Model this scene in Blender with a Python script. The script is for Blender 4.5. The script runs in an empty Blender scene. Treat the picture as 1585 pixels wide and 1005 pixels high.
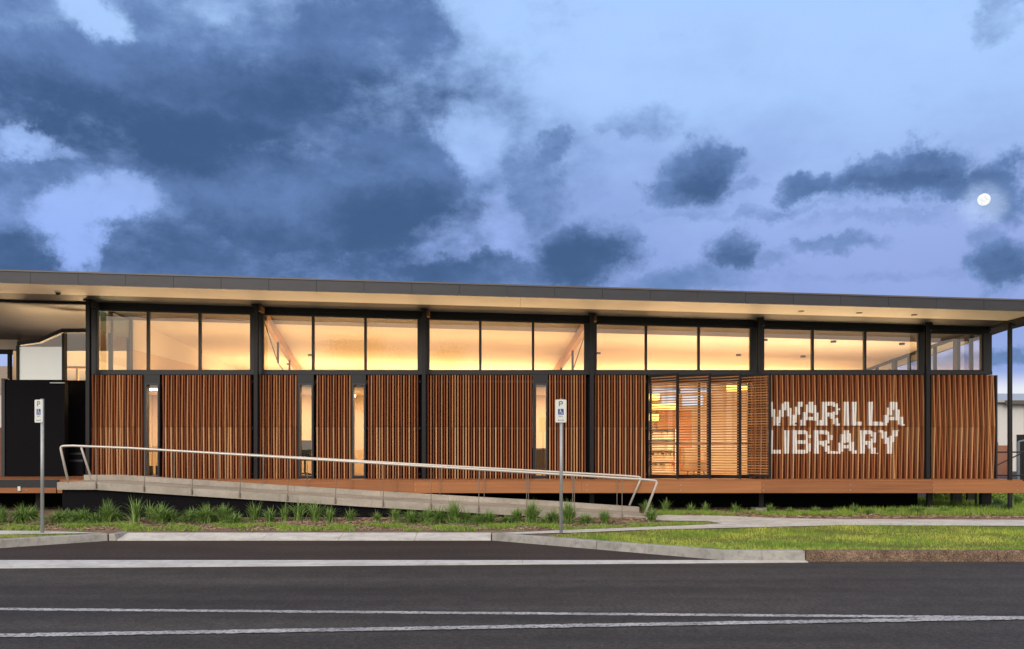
import bpy, math, random
import numpy as np
from mathutils import Vector
R = math.radians
C = bpy.context.scene.collection
sc = bpy.context.scene
random.seed(7); rng = np.random.default_rng(7)

# ------------------------------------------------------------------ camera
F, CX, HY, EYE = 1320.0, 792.5, 695.0, 1.8
cam_d = bpy.data.cameras.new('camera'); cam = bpy.data.objects.new('camera', cam_d); C.objects.link(cam)
cam.location = (0, 0, EYE); cam.rotation_euler = (R(90), 0, 0)
cam_d.sensor_width = 36; cam_d.lens = F/1585*36; cam_d.shift_y = (HY-502.5)/1585
cam_d.clip_start = 0.1; cam_d.clip_end = 5000
sc.camera = cam

# ------------------------------------------------------------------ world: dusk sky with broken cloud
SUN_EL, SUN_AZ = 24.0, 200.0      # behind the camera, a little to the left
w = bpy.data.worlds.new("World"); sc.world = w; w.use_nodes = True
nt = w.node_tree; nt.nodes.clear()
def N(t, **k):
    n = nt.nodes.new(t)
    for a, b in k.items(): setattr(n, a, b)
    return n
def L(a, b): nt.links.new(a, b)
def M(op, a, b=None, c=None, clamp=False):
    n = N('ShaderNodeMath', operation=op); n.use_clamp = clamp
    for i, v in enumerate((a, b, c)):
        if v is None: continue
        if isinstance(v, (int, float)): n.inputs[i].default_value = v
        else: L(v, n.inputs[i])
    return n.outputs[0]
def smooth(v, a, b, lo=0.0, hi=1.0):
    n = N('ShaderNodeMapRange', interpolation_type='SMOOTHSTEP')
    L(v, n.inputs[0]); n.inputs[1].default_value = a; n.inputs[2].default_value = b
    n.inputs[3].default_value = lo; n.inputs[4].default_value = hi
    return n.outputs[0]
def mix(f, a, b, mode='MIX'):
    n = N('ShaderNodeMix', data_type='RGBA', blend_type=mode)
    if isinstance(f, (int, float)): n.inputs[0].default_value = f
    else: L(f, n.inputs[0])
    for i, v in ((6, a), (7, b)):
        if isinstance(v, tuple): n.inputs[i].default_value = (*v, 1)
        else: L(v, n.inputs[i])
    return n.outputs[2]
tc = N('ShaderNodeTexCoord'); dirv = tc.outputs['Generated']
sep = N('ShaderNodeSeparateXYZ'); L(dirv, sep.inputs[0])
az = M('ARCTAN2', sep.outputs[0], sep.outputs[1]); el = M('ARCSINE', sep.outputs[2])
cmb = N('ShaderNodeCombineXYZ'); L(az, cmb.inputs[0]); L(el, cmb.inputs[1])
def noise(scale, detail=6, rough=.55, src=dirv, color=False):
    n = N('ShaderNodeTexNoise'); n.inputs['Scale'].default_value = scale
    n.inputs['Detail'].default_value = detail; n.inputs['Roughness'].default_value = rough
    L(src, n.inputs['Vector']); return n.outputs[1 if color else 0]
wn = noise(9, 10, .68, color=True)
wv = N('ShaderNodeVectorMath', operation='MULTIPLY_ADD'); L(wn, wv.inputs[0])
wv.inputs[1].default_value = (.13, .10, 0); L(cmb.outputs[0], wv.inputs[2])
wo = N('ShaderNodeVectorMath', operation='SUBTRACT'); L(wv.outputs[0], wo.inputs[0]); wo.inputs[1].default_value = (.065, .05, 0)
P2 = wo.outputs[0]
def blob(px, py, rx, ry, wt, inner=.35, outer=1.3):
    u, v = (px-CX)/F, (HY-py)/F
    a = math.atan(u); e = math.atan2(v, math.hypot(1, u))
    ra = rx/F/(1+u*u); re = ry/F/(1+u*u+v*v)**.5
    s = N('ShaderNodeVectorMath', operation='SUBTRACT'); L(P2, s.inputs[0]); s.inputs[1].default_value = (a, e, 0)
    m = N('ShaderNodeVectorMath', operation='MULTIPLY'); L(s.outputs[0], m.inputs[0]); m.inputs[1].default_value = (1/ra, 1/re, 0)
    l = N('ShaderNodeVectorMath', operation='LENGTH'); L(m.outputs[0], l.inputs[0])
    return smooth(l.outputs['Value'], outer, inner, 0, wt)
CL = [(330,200,660,340,.80),(300,400,560,110,.85),(250,140,400,125,1),(560,60,190,110,.9),(70,60,130,70,.75),(470,330,300,110,1),(600,290,170,120,.95),(35,395,95,75,1),(50,262,110,36,.8),(250,235,260,50,.8),
      (835,290,75,95,.62),(800,260,50,50,.6),(1085,270,74,58,.95),(1050,295,60,36,.8),(990,188,85,32,.60),(1255,287,55,30,.9),(1330,280,80,36,.9),(1425,268,95,46,.95),(1490,285,60,30,.8),(1565,285,60,62,.9),
      (905,400,105,72,.95),(885,372,60,45,.9),(1142,385,62,40,.85),(1290,378,100,18,.55),(1545,395,70,52,.95),(1530,350,50,30,.6),(1565,12,65,50,.55),(740,110,90,95,.55),(770,425,240,40,.8),
      (1040,300,46,28,.72),(1120,240,36,26,.7),(1160,292,50,16,.5),(955,200,60,14,.5),(1235,300,40,16,.7),(1350,255,40,22,.75),(1200,400,60,16,.5),(960,370,40,30,.7),(860,230,40,30,.6),(700,130,60,60,.5),(1500,560,160,22,.85),(1420,520,90,14,.6),(1040,428,190,30,.62),(1010,335,150,16,.42),(650,440,480,45,.7),(1180,330,160,12,.36),(1400,330,180,14,.34),(960,60,160,18,.25),(1300,430,300,14,.3)]
HOLES = [(150,15,58,40,.9),(195,302,75,34,.88),(110,322,75,30,.85),(128,372,44,46,.8),(60,235,70,14,.4),(1000,90,260,110,.7),(725,215,60,62,.72),(20,212,50,24,.65),(745,20,60,60,.5),(775,345,40,50,.5),(340,5,40,20,.15)]
DK = [(230,200,400,65,1),(480,150,300,70,.75),(640,370,200,90,1),(380,390,280,70,.8),(30,400,90,60,.9),(905,405,90,50,.9),(1090,285,50,34,.6),(1410,280,200,20,.40),(1550,405,60,34,.55),(1142,395,50,20,.45)]
def union(bl):
    r = None
    for b in bl:
        o = blob(*b); r = o if r is None else M('MAXIMUM', r, o)
    return r
acc = union(CL)
for b in HOLES: acc = M('MULTIPLY', acc, M('SUBTRACT', 1.0, blob(*b)))
lowband = smooth(el, R(30), R(45)); rear = smooth(sep.outputs[1], .45, .2)
away = M('MAXIMUM', lowband, rear)                      # outside the part of the sky the photograph shows: plain broken cloud
acc = M('ADD', acc, M('MULTIPLY', away, .42))
# noise that is stretched sideways, as cloud seen low over the horizon is
stv = N('ShaderNodeVectorMath', operation='MULTIPLY'); L(dirv, stv.inputs[0]); stv.inputs[1].default_value = (1, 1, 1.7)
fb = noise(11, 12, .62, stv.outputs[0]); fb2 = noise(5.0, 9, .6, stv.outputs[0]); fb3 = noise(38, 8, .68, stv.outputs[0])
def cen(v, k): return M('MULTIPLY', M('SUBTRACT', v, .5), k)
dens = M('ADD', M('ADD', acc, cen(fb, 1.15)), cen(fb3, .30))
mask = smooth(dens, .10, .86)
thick = smooth(M('ADD', M('ADD', M('MULTIPLY', dens, .55), M('MULTIPLY', union(DK), .62)), M('ADD', cen(fb2, 1.05), cen(fb3, .35))), .12, 1.22)
cloud = mix(thick, (.135, .235, .49), (.045, .100, .235))
clear_lo = mix(smooth(az, R(-25), R(28)), (.30, .44, .90), (.29, .385, .75))
clear = mix(smooth(el, R(10), R(24)), clear_lo, (.40, .61, .99))
wisp = smooth(noise(4.5, 8, .6, stv.outputs[0]), .40, .72)
clear = mix(M('MULTIPLY', wisp, smooth(el, R(24), R(12), .35, .85)), clear, (.24, .345, .68))
hor = mix(smooth(el, R(4.7), R(3.3)), clear, (.80, .82, .90))
col = mix(mask, hor, cloud)
# thin cloud lit by the moon
u, v = (1523-CX)/F, (HY-318)/F; md2 = Vector((u, 1, v)).normalized()
u, v = (1523-CX)/F, (HY-309)/F; md = Vector((u, 1, v)).normalized()
dt = N('ShaderNodeVectorMath', operation='DOT_PRODUCT'); L(dirv, dt.inputs[0]); dt.inputs[1].default_value = md2
glow = smooth(M('ADD', dt.outputs['Value'], cen(fb3, .0006)), math.cos(.030), 1.0)
col = mix(M('MULTIPLY', M('MULTIPLY', glow, glow), .5), col, (.55, .70, 1.0))
# evening light in the west, behind the camera
west = smooth(sep.outputs[1], .25, -.55)
wcol = mix(smooth(noise(3.1, 5), .4, .65), (1.62, 1.36, 1.12), (1.12, 1.0, .93))
col = mix(west, col, wcol)
ns = N('ShaderNodeTexSky', sky_type='NISHITA'); ns.sun_disc = False
ns.sun_elevation = R(SUN_EL); ns.sun_rotation = R(SUN_AZ)
col = mix(.004, col, ns.outputs[0], 'ADD')
bg = N('ShaderNodeBackground'); L(col, bg.inputs[0]); bg.inputs[1].default_value = 1.0
wout = N('ShaderNodeOutputWorld'); L(bg.outputs[0], wout.inputs[0])
w.cycles.sampling_method = 'MANUAL'; w.cycles.sample_map_resolution = 512

sd = bpy.data.lights.new('sun', 'SUN'); sd.energy = 1.05; sd.angle = R(24); sd.color = (1, .93, .84)
so = bpy.data.objects.new('sun', sd); C.objects.link(so)
a_, e_ = R(SUN_AZ), R(SUN_EL)
sdir = Vector((math.sin(a_)*math.cos(e_), math.cos(a_)*math.cos(e_), math.sin(e_)))
so.rotation_euler = sdir.to_track_quat('Z', 'Y').to_euler(); so.location = sdir*60

sc.view_settings.view_transform = 'Standard'; sc.view_settings.look = 'None'
sc.view_settings.exposure = 0.0; sc.view_settings.gamma = 1
sc.render.engine = 'CYCLES'
cy = sc.cycles; cy.max_bounces = 8; cy.diffuse_bounces = 4; cy.glossy_bounces = 4; cy.transparent_max_bounces = 16
cy.use_denoising = True; cy.caustics_reflective = False; cy.caustics_refractive = False
cy.sample_clamp_indirect = 6

# ------------------------------------------------------------------ helpers
def PX(px, d): return (px-CX)*d/F
def PZ(py, d): return EYE+(HY-py)*d/F
class MB:
    def __init__(s): s.v = []; s.f = []; s.mi = []; s.m = 0
    def face(s, idx): s.f.append(idx); s.mi.append(s.m)
    def hexa(s, p):           # 8 points: bottom ring 0-3, top ring 4-7
        n = len(s.v); s.v += [tuple(q) for q in p]
        for f in ((3,2,1,0),(4,5,6,7),(0,1,5,4),(1,2,6,5),(2,3,7,6),(3,0,4,7)): s.face(tuple(n+i for i in f))
        return s
    def box(s, x0, x1, y0, y1, z0, z1):
        return s.hexa([(x0,y0,z0),(x1,y0,z0),(x1,y1,z0),(x0,y1,z0),(x0,y0,z1),(x1,y0,z1),(x1,y1,z1),(x0,y1,z1)])
    def prism(s, poly, axis, a, b):   # 2-D polygon extruded along axis from a to b
        def P(u, v, t): return (t,u,v) if axis=='x' else ((u,t,v) if axis=='y' else (u,v,t))
        n = len(s.v); k = len(poly)
        s.v += [P(u,v,a) for u,v in poly]+[P(u,v,b) for u,v in poly]
        s.face(tuple(range(n+k-1, n-1, -1))); s.face(tuple(range(n+k, n+2*k)))
        for i in range(k): j=(i+1)%k; s.face((n+i,n+j,n+k+j,n+k+i))
        return s
    def tube(s, pts, r, seg=10, cap=True):
        pts = [Vector(p) for p in pts]; rs = r if isinstance(r,(list,tuple)) else [r]*len(pts)
        n0 = len(s.v); ref = None
        for i, p in enumerate(pts):
            t = ((pts[min(i+1,len(pts)-1)]-p).normalized()+(p-pts[max(i-1,0)]).normalized()).normalized()
            if ref is None: ref = Vector((0,0,1)) if abs(t.z)<.9 else Vector((0,1,0))
            a = t.cross(ref).normalized(); b = a.cross(t).normalized(); ref = b
            for k in range(seg):
                th = 2*math.pi*k/seg; s.v.append(tuple(p+rs[i]*(math.cos(th)*a+math.sin(th)*b)))
        for i in range(len(pts)-1):
            for k in range(seg):
                k2=(k+1)%seg; s.face((n0+i*seg+k, n0+i*seg+k2, n0+(i+1)*seg+k2, n0+(i+1)*seg+k))
        if cap:
            s.face(tuple(n0+k for k in range(seg-1,-1,-1))); e=n0+(len(pts)-1)*seg; s.face(tuple(e+k for k in range(seg)))
        return s
    def disc(s, c, r, h, seg=20, axis='z'):
        poly = [(r*math.cos(2*math.pi*k/seg), r*math.sin(2*math.pi*k/seg)) for k in range(seg)]
        if axis=='z': return s.prism([(c[0]+a,c[1]+b) for a,b in poly],'z',c[2],c[2]+h)
        return s.prism([(c[0]+a,c[2]+b) for a,b in poly],'y',c[1],c[1]+h)
    def build(s, name, mats, parent=None, smooth=False, bevel=0, off=None):
        me = bpy.data.meshes.new(name)
        o_ = Vector(off) if off else Vector((0,0,0))
        me.from_pydata([tuple(Vector(v)-o_) for v in s.v], [], s.f)
        mats = mats if isinstance(mats,(list,tuple)) else [mats]
        for m in mats: me.materials.append(m)
        if len(mats) > 1: me.polygons.foreach_set('material_index', s.mi)
        if smooth: me.polygons.foreach_set('use_smooth', [True]*len(me.polygons))
        me.update()
        o = bpy.data.objects.new(name, me); C.objects.link(o)
        if parent: o.parent = parent
        if bevel:
            b = o.modifiers.new('bevel','BEVEL'); b.width = bevel; b.segments = 2; b.limit_method='ANGLE'; b.angle_limit=R(40)
        return o
def tag(o, label=None, cat=None, group=None, kind=None):
    if label: o['label'] = label
    if cat: o['category'] = cat
    if group: o['group'] = group
    if kind: o['kind'] = kind
    return o
def empty(name, loc=(0,0,0), rz=0):
    o = bpy.data.objects.new(name, None); C.objects.link(o); o.location = loc; o.rotation_euler = (0,0,rz); o.empty_display_size=.2
    return o
def copy_tree(o, parent=None):
    c = o.copy(); C.objects.link(c)
    if parent: c.parent = parent
    for ch in [x for x in C.objects if x.parent == o]: copy_tree(ch, c)
    return c

# ------------------------------------------------------------------ materials
def mat(name, color, rough=.6, var=.0, vscale=5, bump=0, bscale=40, metal=0, color2=None, island=0, spec=.5, stretch=None, detail=5, coords='Object', emit=None, bdist=.01):
    m = bpy.data.materials.new(name); m.use_nodes = True; t = m.node_tree; n = t.nodes; l = t.links
    p = n['Principled BSDF']; p.inputs['Roughness'].default_value = rough; p.inputs['Metallic'].default_value = metal
    p.inputs['Specular IOR Level'].default_value = spec
    p.inputs['Base Color'].default_value = (*color, 1)
    tcn = n.new('ShaderNodeTexCoord'); src = tcn.outputs[coords]
    if stretch:
        mp = n.new('ShaderNodeMapping'); mp.inputs['Scale'].default_value = stretch; l.new(src, mp.inputs[0]); src = mp.outputs[0]
    cur = None
    if color2 is None: color2 = tuple(min(1,c*(1-var)) for c in color); c1 = tuple(min(1,c*(1+var*.6)) for c in color)
    else: c1 = color
    if var or color2 != c1:
        nz = n.new('ShaderNodeTexNoise'); nz.inputs['Scale'].default_value = vscale; nz.inputs['Detail'].default_value = detail; nz.inputs['Roughness'].default_value=.62
        l.new(src, nz.inputs['Vector'])
        fac = nz.outputs[0]
        if island:
            g = n.new('ShaderNodeNewGeometry'); mm = n.new('ShaderNodeMath'); mm.operation='MULTIPLY_ADD'
            l.new(g.outputs['Random Per Island'], mm.inputs[0]); mm.inputs[1].default_value = island
            m2 = n.new('ShaderNodeMath'); m2.operation='MULTIPLY_ADD'; l.new(nz.outputs[0], m2.inputs[0]); m2.inputs[1].default_value=(1-island)*2; m2.inputs[2].default_value = -(1-island)*.5
            l.new(m2.outputs[0], mm.inputs[2]); fac = mm.outputs[0]
        rp = n.new('ShaderNodeValToRGB'); rp.color_ramp.elements[0].position = .25 if not island else .0; rp.color_ramp.elements[1].position = .75 if not island else 1
        rp.color_ramp.elements[0].color = (*color2,1); rp.color_ramp.elements[1].color = (*c1,1)
        l.new(fac, rp.inputs[0]); l.new(rp.outputs[0], p.inputs['Base Color'])
    if bump:
        nb = n.new('ShaderNodeTexNoise'); nb.inputs['Scale'].default_value = bscale; nb.inputs['Detail'].default_value = 5
        l.new(src, nb.inputs['Vector'])
        b = n.new('ShaderNodeBump'); b.inputs['Strength'].default_value = bump; b.inputs['Distance'].default_value = bdist
        l.new(nb.outputs[0], b.inputs['Height']); l.new(b.outputs[0], p.inputs['Normal'])
    if emit: p.inputs['Emission Color'].default_value = (*emit[:3],1); p.inputs['Emission Strength'].default_value = emit[3]
    return m
def add_noise_mul(m, scale, lo, hi, a=.35, b=.65, detail=3, stretch=None, soft=True):
    """multiply the base colour by another scale of noise (stains, patches, aggregate)"""
    t = m.node_tree; n = t.nodes; l = t.links; p = n['Principled BSDF']
    tcn = n.new('ShaderNodeTexCoord'); src = tcn.outputs['Object']
    if stretch:
        mp = n.new('ShaderNodeMapping'); mp.inputs['Scale'].default_value = stretch; l.new(src, mp.inputs[0]); src = mp.outputs[0]
    nz = n.new('ShaderNodeTexNoise'); nz.inputs['Scale'].default_value = scale; nz.inputs['Detail'].default_value = detail
    l.new(src, nz.inputs['Vector'])
    rp = n.new('ShaderNodeValToRGB'); rp.color_ramp.elements[0].position=a; rp.color_ramp.elements[1].position=b
    lo = lo if isinstance(lo,tuple) else (lo,)*3; hi = hi if isinstance(hi,tuple) else (hi,)*3
    rp.color_ramp.elements[0].color=(*lo,1); rp.color_ramp.elements[1].color=(*hi,1); l.new(nz.outputs[0], rp.inputs[0])
    mx = n.new('ShaderNodeMix'); mx.data_type='RGBA'; mx.blend_type='MULTIPLY'; mx.inputs[0].default_value=1; mx.clamp_result=False
    bc = p.inputs['Base Color']
    if bc.is_linked: l.new(bc.links[0].from_socket, mx.inputs[6])
    else: mx.inputs[6].default_value = bc.default_value
    l.new(rp.outputs[0], mx.inputs[7]); l.new(mx.outputs[2], bc)
    return m
def glass(name, tint=(.93,.95,.94), refl=1.0, rough=0.0):
    m = bpy.data.materials.new(name); m.use_nodes=True; t=m.node_tree; n=t.nodes; l=t.links; n.clear()
    o=n.new('ShaderNodeOutputMaterial'); tr=n.new('ShaderNodeBsdfTransparent'); tr.inputs[0].default_value=(*tint,1)
    g=n.new('ShaderNodeBsdfGlossy'); g.inputs['Roughness'].default_value=rough; g.inputs[0].default_value=(refl,refl,refl,1)
    f=n.new('ShaderNodeFresnel'); ge=n.new('ShaderNodeNewGeometry'); mr=n.new('ShaderNodeMapRange'); l.new(ge.outputs['Backfacing'],mr.inputs[0]); mr.inputs[3].default_value=1.95; mr.inputs[4].default_value=1/1.95; l.new(mr.outputs[0],f.inputs[0])
    nz=n.new('ShaderNodeTexNoise'); nz.inputs['Scale'].default_value=.7; b=n.new('ShaderNodeBump'); b.inputs['Strength'].default_value=.04; b.inputs['Distance'].default_value=.05
    tcn=n.new('ShaderNodeTexCoord'); l.new(tcn.outputs['Object'],nz.inputs['Vector']); l.new(nz.outputs[0],b.inputs['Height']); l.new(b.outputs[0],g.inputs['Normal'])
    mx=n.new('ShaderNodeMixShader'); l.new(f.outputs[0],mx.inputs[0]); l.new(tr.outputs[0],mx.inputs[1]); l.new(g.outputs[0],mx.inputs[2]); l.new(mx.outputs[0],o.inputs[0])
    return m
m_asph = mat('asphalt', (.062,.055,.049), .85, .25, 90, .6, 260, spec=.25, bdist=.006)
add_noise_mul(m_asph, 75, .62, 1.75, .38, .70, 3); add_noise_mul(m_asph, .5, .78, 1.15, .3, .7, 4, (.35,1.6,1)); add_noise_mul(m_asph, 3.0, .9, 1.08, .4, .6, 5)
add_noise_mul(m_asph, 20, .74, 1.32, .36, .66, 3); add_noise_mul(m_asph, 1.2, .82, 1.14, .38, .62, 4, (.06,1.5,1))
m_asph2 = mat('bay_asphalt', (.060,.048,.043), .9, .22, 90, .5, 260, spec=.2, bdist=.006)
add_noise_mul(m_asph2, 60, .7, 1.5, .38, .70, 3); add_noise_mul(m_asph2, 20, .8, 1.25, .36, .66, 3); add_noise_mul(m_asph2, .8, .78, 1.12, .3, .7, 4, (.4,1.5,1))
m_line = mat('road_paint', (.52,.51,.49), .7, .35, 60, .3, 200); add_noise_mul(m_line, 28, (.22,.2,.19), 1.05, .36, .5, 6); add_noise_mul(m_line, 1.5, .7, 1.05, .35, .6, 3)
m_conc = mat('kerb_concrete', (.40,.40,.38), .85, .14, 6, .25, 120, spec=.25); add_noise_mul(m_conc, 1.1, .82, 1.08, .35, .65, 5)
add_noise_mul(m_conc, 9, .78, 1.06, .32, .52, 6)
m_conc_l = mat('gutter_concrete', (.62,.615,.585), .85, .10, 9, .2, 120, spec=.25); add_noise_mul(m_conc_l, 1.4, .84, 1.06, .35, .62, 5, (1,3,1))
add_noise_mul(m_conc_l, 7, .86, 1.04, .32, .5, 6)
m_ramp = mat('ramp_concrete', (.45,.42,.375), .85, .14, 5, .2, 120, spec=.25); add_noise_mul(m_ramp, 1.3, .82, 1.06, .35, .65, 6, (1,1,2)); add_noise_mul(m_ramp, 16, .93, 1.04, .3, .6, 5)
m_oldkerb = mat('pebble_concrete', (.30,.22,.16), .9, .0, 40, .9, 60, color2=(.13,.085,.06), spec=.2, bdist=.02); add_noise_mul(m_oldkerb, 48, .6, 1.5, .38, .64, 4); add_noise_mul(m_oldkerb, 9, .8, 1.15, .4, .6, 4); add_noise_mul(m_oldkerb, 2.5, .7, 1.15)
m_soil = mat('mulch', (.44,.33,.25), .95, 0, 30, .9, 60, color2=(.12,.08,.055), spec=.1, bdist=.03); add_noise_mul(m_soil, 2.2, .7, 1.2)
m_lawn = mat('turf', (.24,.24,.07), .95, 0, 14, .8, 80, color2=(.12,.16,.04), spec=.1, bdist=.03)
m_blade = mat('grass_blades', (.54,.64,.12), .6, 0, .9, color2=(.22,.40,.05), island=.45, spec=.25)
add_noise_mul(m_blade, .8, (.55,.72,.55), (1.35,1.12,1.2), .38, .62, 5); add_noise_mul(m_blade, 5, .75, 1.15, .4, .6, 3)
m_weed = mat('ground_cover_leaves', (.36,.50,.09), .6, 0, 3, color2=(.14,.26,.04), island=.5, spec=.25)
m_leaf = mat('strappy_leaves', (.30,.46,.12), .45, 0, 3, color2=(.07,.16,.035), island=.75, spec=.4)
m_wood = mat('batten_timber', (.54,.265,.115), .6, 0, 3, .12, 30, color2=(.32,.125,.05), island=.62, stretch=(8,8,.5), spec=.2)
m_woodp = mat('pale_batten_timber', (.70,.42,.22), .62, 0, 3, .12, 30, color2=(.42,.20,.085), island=.62, stretch=(8,8,.5), spec=.2)
m_woodd = mat('dark_batten_timber', (.30,.09,.038), .6, 0, 3, .12, 30, color2=(.15,.045,.02), island=.6, stretch=(8,8,.5), spec=.2)
m_wood2 = mat('louvre_timber', (.62,.30,.11), .5, 0, 3, .1, 30, color2=(.22,.09,.04), island=.6, stretch=(.5,8,8), spec=.35)
m_deck = mat('deck_timber', (.47,.21,.085), .55, 0, 2.2, .15, 20, color2=(.20,.075,.04), island=.5, stretch=(.35,6,9), spec=.3, detail=8)
m_white = mat('white_paint', (.88,.87,.87), .5, .06, 6)
m_steel = mat('dark_steel', (.012,.013,.017), .5, .2, 3, spec=.3)
m_frame = mat('window_frame_metal', (.022,.026,.034), .45, .15, 2, spec=.35)
m_fascia = mat('fascia_metal', (.030,.034,.048), .45, .12, .6, .02, 3, spec=.5); add_noise_mul(m_fascia, 2.2, .86, 1.1, .3, .7, 3, (1,1,3))
m_cap = mat('cap_metal', (.11,.10,.10), .4, .1, 2)
m_black = mat('black_wall', (.004,.004,.007), .7, .15, 1, spec=.12)
m_undershade = mat('underfloor_shade', (.006,.006,.007), .9, spec=.1)  # near-black colour stands in for the shade beneath the deck
m_soff = mat('soffit_panel', (.90,.87,.82), .5, .05, .7, .015, 2, spec=.35)
m_ceil = mat('ceiling_plaster', (.80,.76,.70), .7, .03, .5)
m_wall_i = mat('interior_plaster', (.72,.60,.46), .8, .04, .8)
m_ply = mat('orange_ply', (.55,.22,.05), .45, .15, 1.5, stretch=(1,1,5))
m_beam = mat('laminated_beam', (.48,.25,.09), .5, .15, 2, stretch=(6,1,6))
m_floor = mat('floor_boards', (.34,.2,.11), .4, .15, 3)
m_ss = mat('brushed_stainless', (.62,.60,.58), .32, .05, 20, metal=.85); m_rail = mat('satin_handrail', (.66,.64,.61), .38, .05, 20, metal=.35); m_sspost = mat('stainless_post', (.30,.27,.24), .4, .1, 20, metal=.8)
m_galv = mat('galvanised_steel', (.40,.44,.46), .45, .12, 14, metal=.45)
m_signw = mat('sign_white', (.72,.76,.76), .35, .05, 9)
m_green = mat('sign_green', (.01,.16,.06), .4); m_blue = mat('sign_blue', (.012,.07,.30), .4)
m_glass = glass('clear_glass'); m_glass_t = glass('green_glass', (.34,.55,.58))
m_lamp = mat('lamp_diffuser', (.9,.85,.75), .5, emit=(1,.82,.55,6)); m_lampw = mat('strip_diffuser', (.9,.9,.85), .5, emit=(1,.88,.68,5))
m_blk = mat('black_plastic', (.012,.012,.014), .5)
m_rust = mat('rusty_fixing', (.16,.075,.03), .8)

# ------------------------------------------------------------------ setting: ground
def hz(d):
    return float(np.interp(d, [12, 13.6, 17.0, 19.4, 21.5, 27, 40], [.16, .16, .125, .235, .27, .26, .20]))
def G(px, py):
    d = 17.0
    for _ in range(60): d = .5*d+.5*F*(EYE-hz(d))/(py-HY)
    return (PX(px, d), d)
def R0(px, py): d = F*EYE/(py-HY); return (PX(px, d), d)
def sheet(name, poly, m, lift, label=None, kind='structure', nsub=0, parent=None):
    """flat-ish ground patch following the verge height: triangulated strip by depth"""
    import bmesh
    bm = bmesh.new(); vs = [bm.verts.new((x, y, 0)) for x, y in poly]; f = bm.faces.new(vs); f.normal_update()
    if f.normal.z < 0: bmesh.ops.reverse_faces(bm, faces=[f])
    for yy in (13.6, 17.0, 18.2, 19.4, 21.5, 27, 40):
        bmesh.ops.bisect_plane(bm, geom=bm.verts[:]+bm.edges[:]+bm.faces[:], plane_co=(0, yy, 0), plane_no=(0, 1, 0))
    bmesh.ops.triangulate(bm, faces=bm.faces[:])
    for v_ in bm.verts: v_.co.z = hz(v_.co.y)+lift
    me = bpy.data.meshes.new(name); bm.to_mesh(me); bm.free(); me.materials.append(m)
    o = bpy.data.objects.new(name, me); C.objects.link(o)
    if kind: o['kind'] = kind
    if label: o['label'] = label
    return o
tag(MB().hexa([(-1500,-1500,-.6),(1500,-1500,-.6),(1500,2500,-.6),(-1500,2500,-.6),(-1500,-1500,-.05),(1500,-1500,-.05),(1500,2500,-.05),(-1500,2500,-.05)]).build('ground', m_lawn), 'open grassy ground round the street', kind='structure')
# road
gl0, gl1 = R0(0,880), R0(1243,871); 
def gut_front(x): return gl0[1]+(x-gl0[0])*(gl1[1]-gl0[1])/(gl1[0]-gl0[0])
b = MB(); b.v += [(-150,-9,0),(150,-9,0),(150,16.9,0),(-150,16.9,0)]; b.face((0,1,2,3))
tag(b.build('road', m_asph), 'dark worn asphalt street', kind='structure')
# parking bay surface (a browner asphalt), 4 mm up
bayL0, bayL1 = R0(168,837.5), R0(0,849); bayR0, bayR1 = R0(760,837), R0(1120,868)
slopeL = (bayL1[0]-bayL0[0])/(bayL1[1]-bayL0[1]); bayL2 = (bayL1[0]+slopeL*(13.8-bayL1[1]), 13.8)
b = MB(); b.v += [(x,y,.004) for x,y in (bayL2, (3.6,13.75), bayR0, bayL0)]; b.face((0,1,2,3))
tag(b.build('parking_bay', m_asph2), 'brownish asphalt parking bay set back from the street', kind='structure')
# gutter strip
top0, top1 = (-30, 13.66), (4.69, 13.62)
b = MB(); xs = np.linspace(-30, 4.69, 24)
for i, x in enumerate(xs):
    if i == 0: continue
    x0, x1 = xs[i-1]+.004, x
    fy0, fy1 = gut_front(x0), gut_front(x1)
    b.hexa([(x0,fy0,-.05),(x1,fy1,-.05),(x1,13.66,-.05),(x0,13.66,-.05),(x0,fy0,.012),(x1,fy1,.012),(x1,13.66,.02),(x0,13.66,.02)])
tag(b.build('gutter', m_conc_l), 'pale concrete gutter strip between street and parking bay', kind='structure')
# kerbs
def kerb(name, pts, h, wdt, m, label, seglen=2.4, lean=.03):
    b = MB()
    for (x0,y0,h0),(x1,y1,h1) in zip(pts[:-1], pts[1:]):
        dx,dy = x1-x0,y1-y0; Ln = math.hypot(dx,dy); nx,ny = -dy/Ln, dx/Ln
        k = max(1, round(Ln/seglen))
        for i in range(k):
            t0, t1 = i/k, (i+1)/k-.006/Ln
            A=(x0+dx*t0,y0+dy*t0); B=(x0+dx*t1,y0+dy*t1); ha=h0+(h1-h0)*t0; hb=h0+(h1-h0)*t1
            b.hexa([(*A,-.1),(*B,-.1),(B[0]+nx*wdt,B[1]+ny*wdt,-.1),(A[0]+nx*wdt,A[1]+ny*wdt,-.1),
                    (A[0]+nx*lean,A[1]+ny*lean,ha),(B[0]+nx*lean,B[1]+ny*lean,hb),(B[0]+nx*wdt,B[1]+ny*wdt,hb),(A[0]+nx*wdt,A[1]+ny*wdt,ha)])
    return tag(b.build(name, m, bevel=.015), label, kind='structure')
kerb('kerb', [(bayL2[0]-12,13.75,.16),(bayL2[0],13.75,.16),(bayL1[0],bayL1[1],.16),(bayL0[0],bayL0[1],.145)], .15,.2, m_conc, 'grey concrete kerb left of the parking bay')
kerb('kerb', [(bayL0[0]+.16,bayL0[1],.14),(bayL0[0]+.16,17.24,.13)], .14,.16, m_conc, 'short concrete kerb return at the left end of the kerb ramp')
bend = [R0(1120,868), R0(1180,869.5), R0(1243,869.6)]
kerb('kerb', [(bayR0[0],bayR0[1],.145),(bend[0][0],bend[0][1],.165),(bend[1][0],bend[1][1],.17),(4.69,13.6,.172)], .15,.2, m_conc, 'grey concrete kerb sweeping right from the parking bay')
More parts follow.
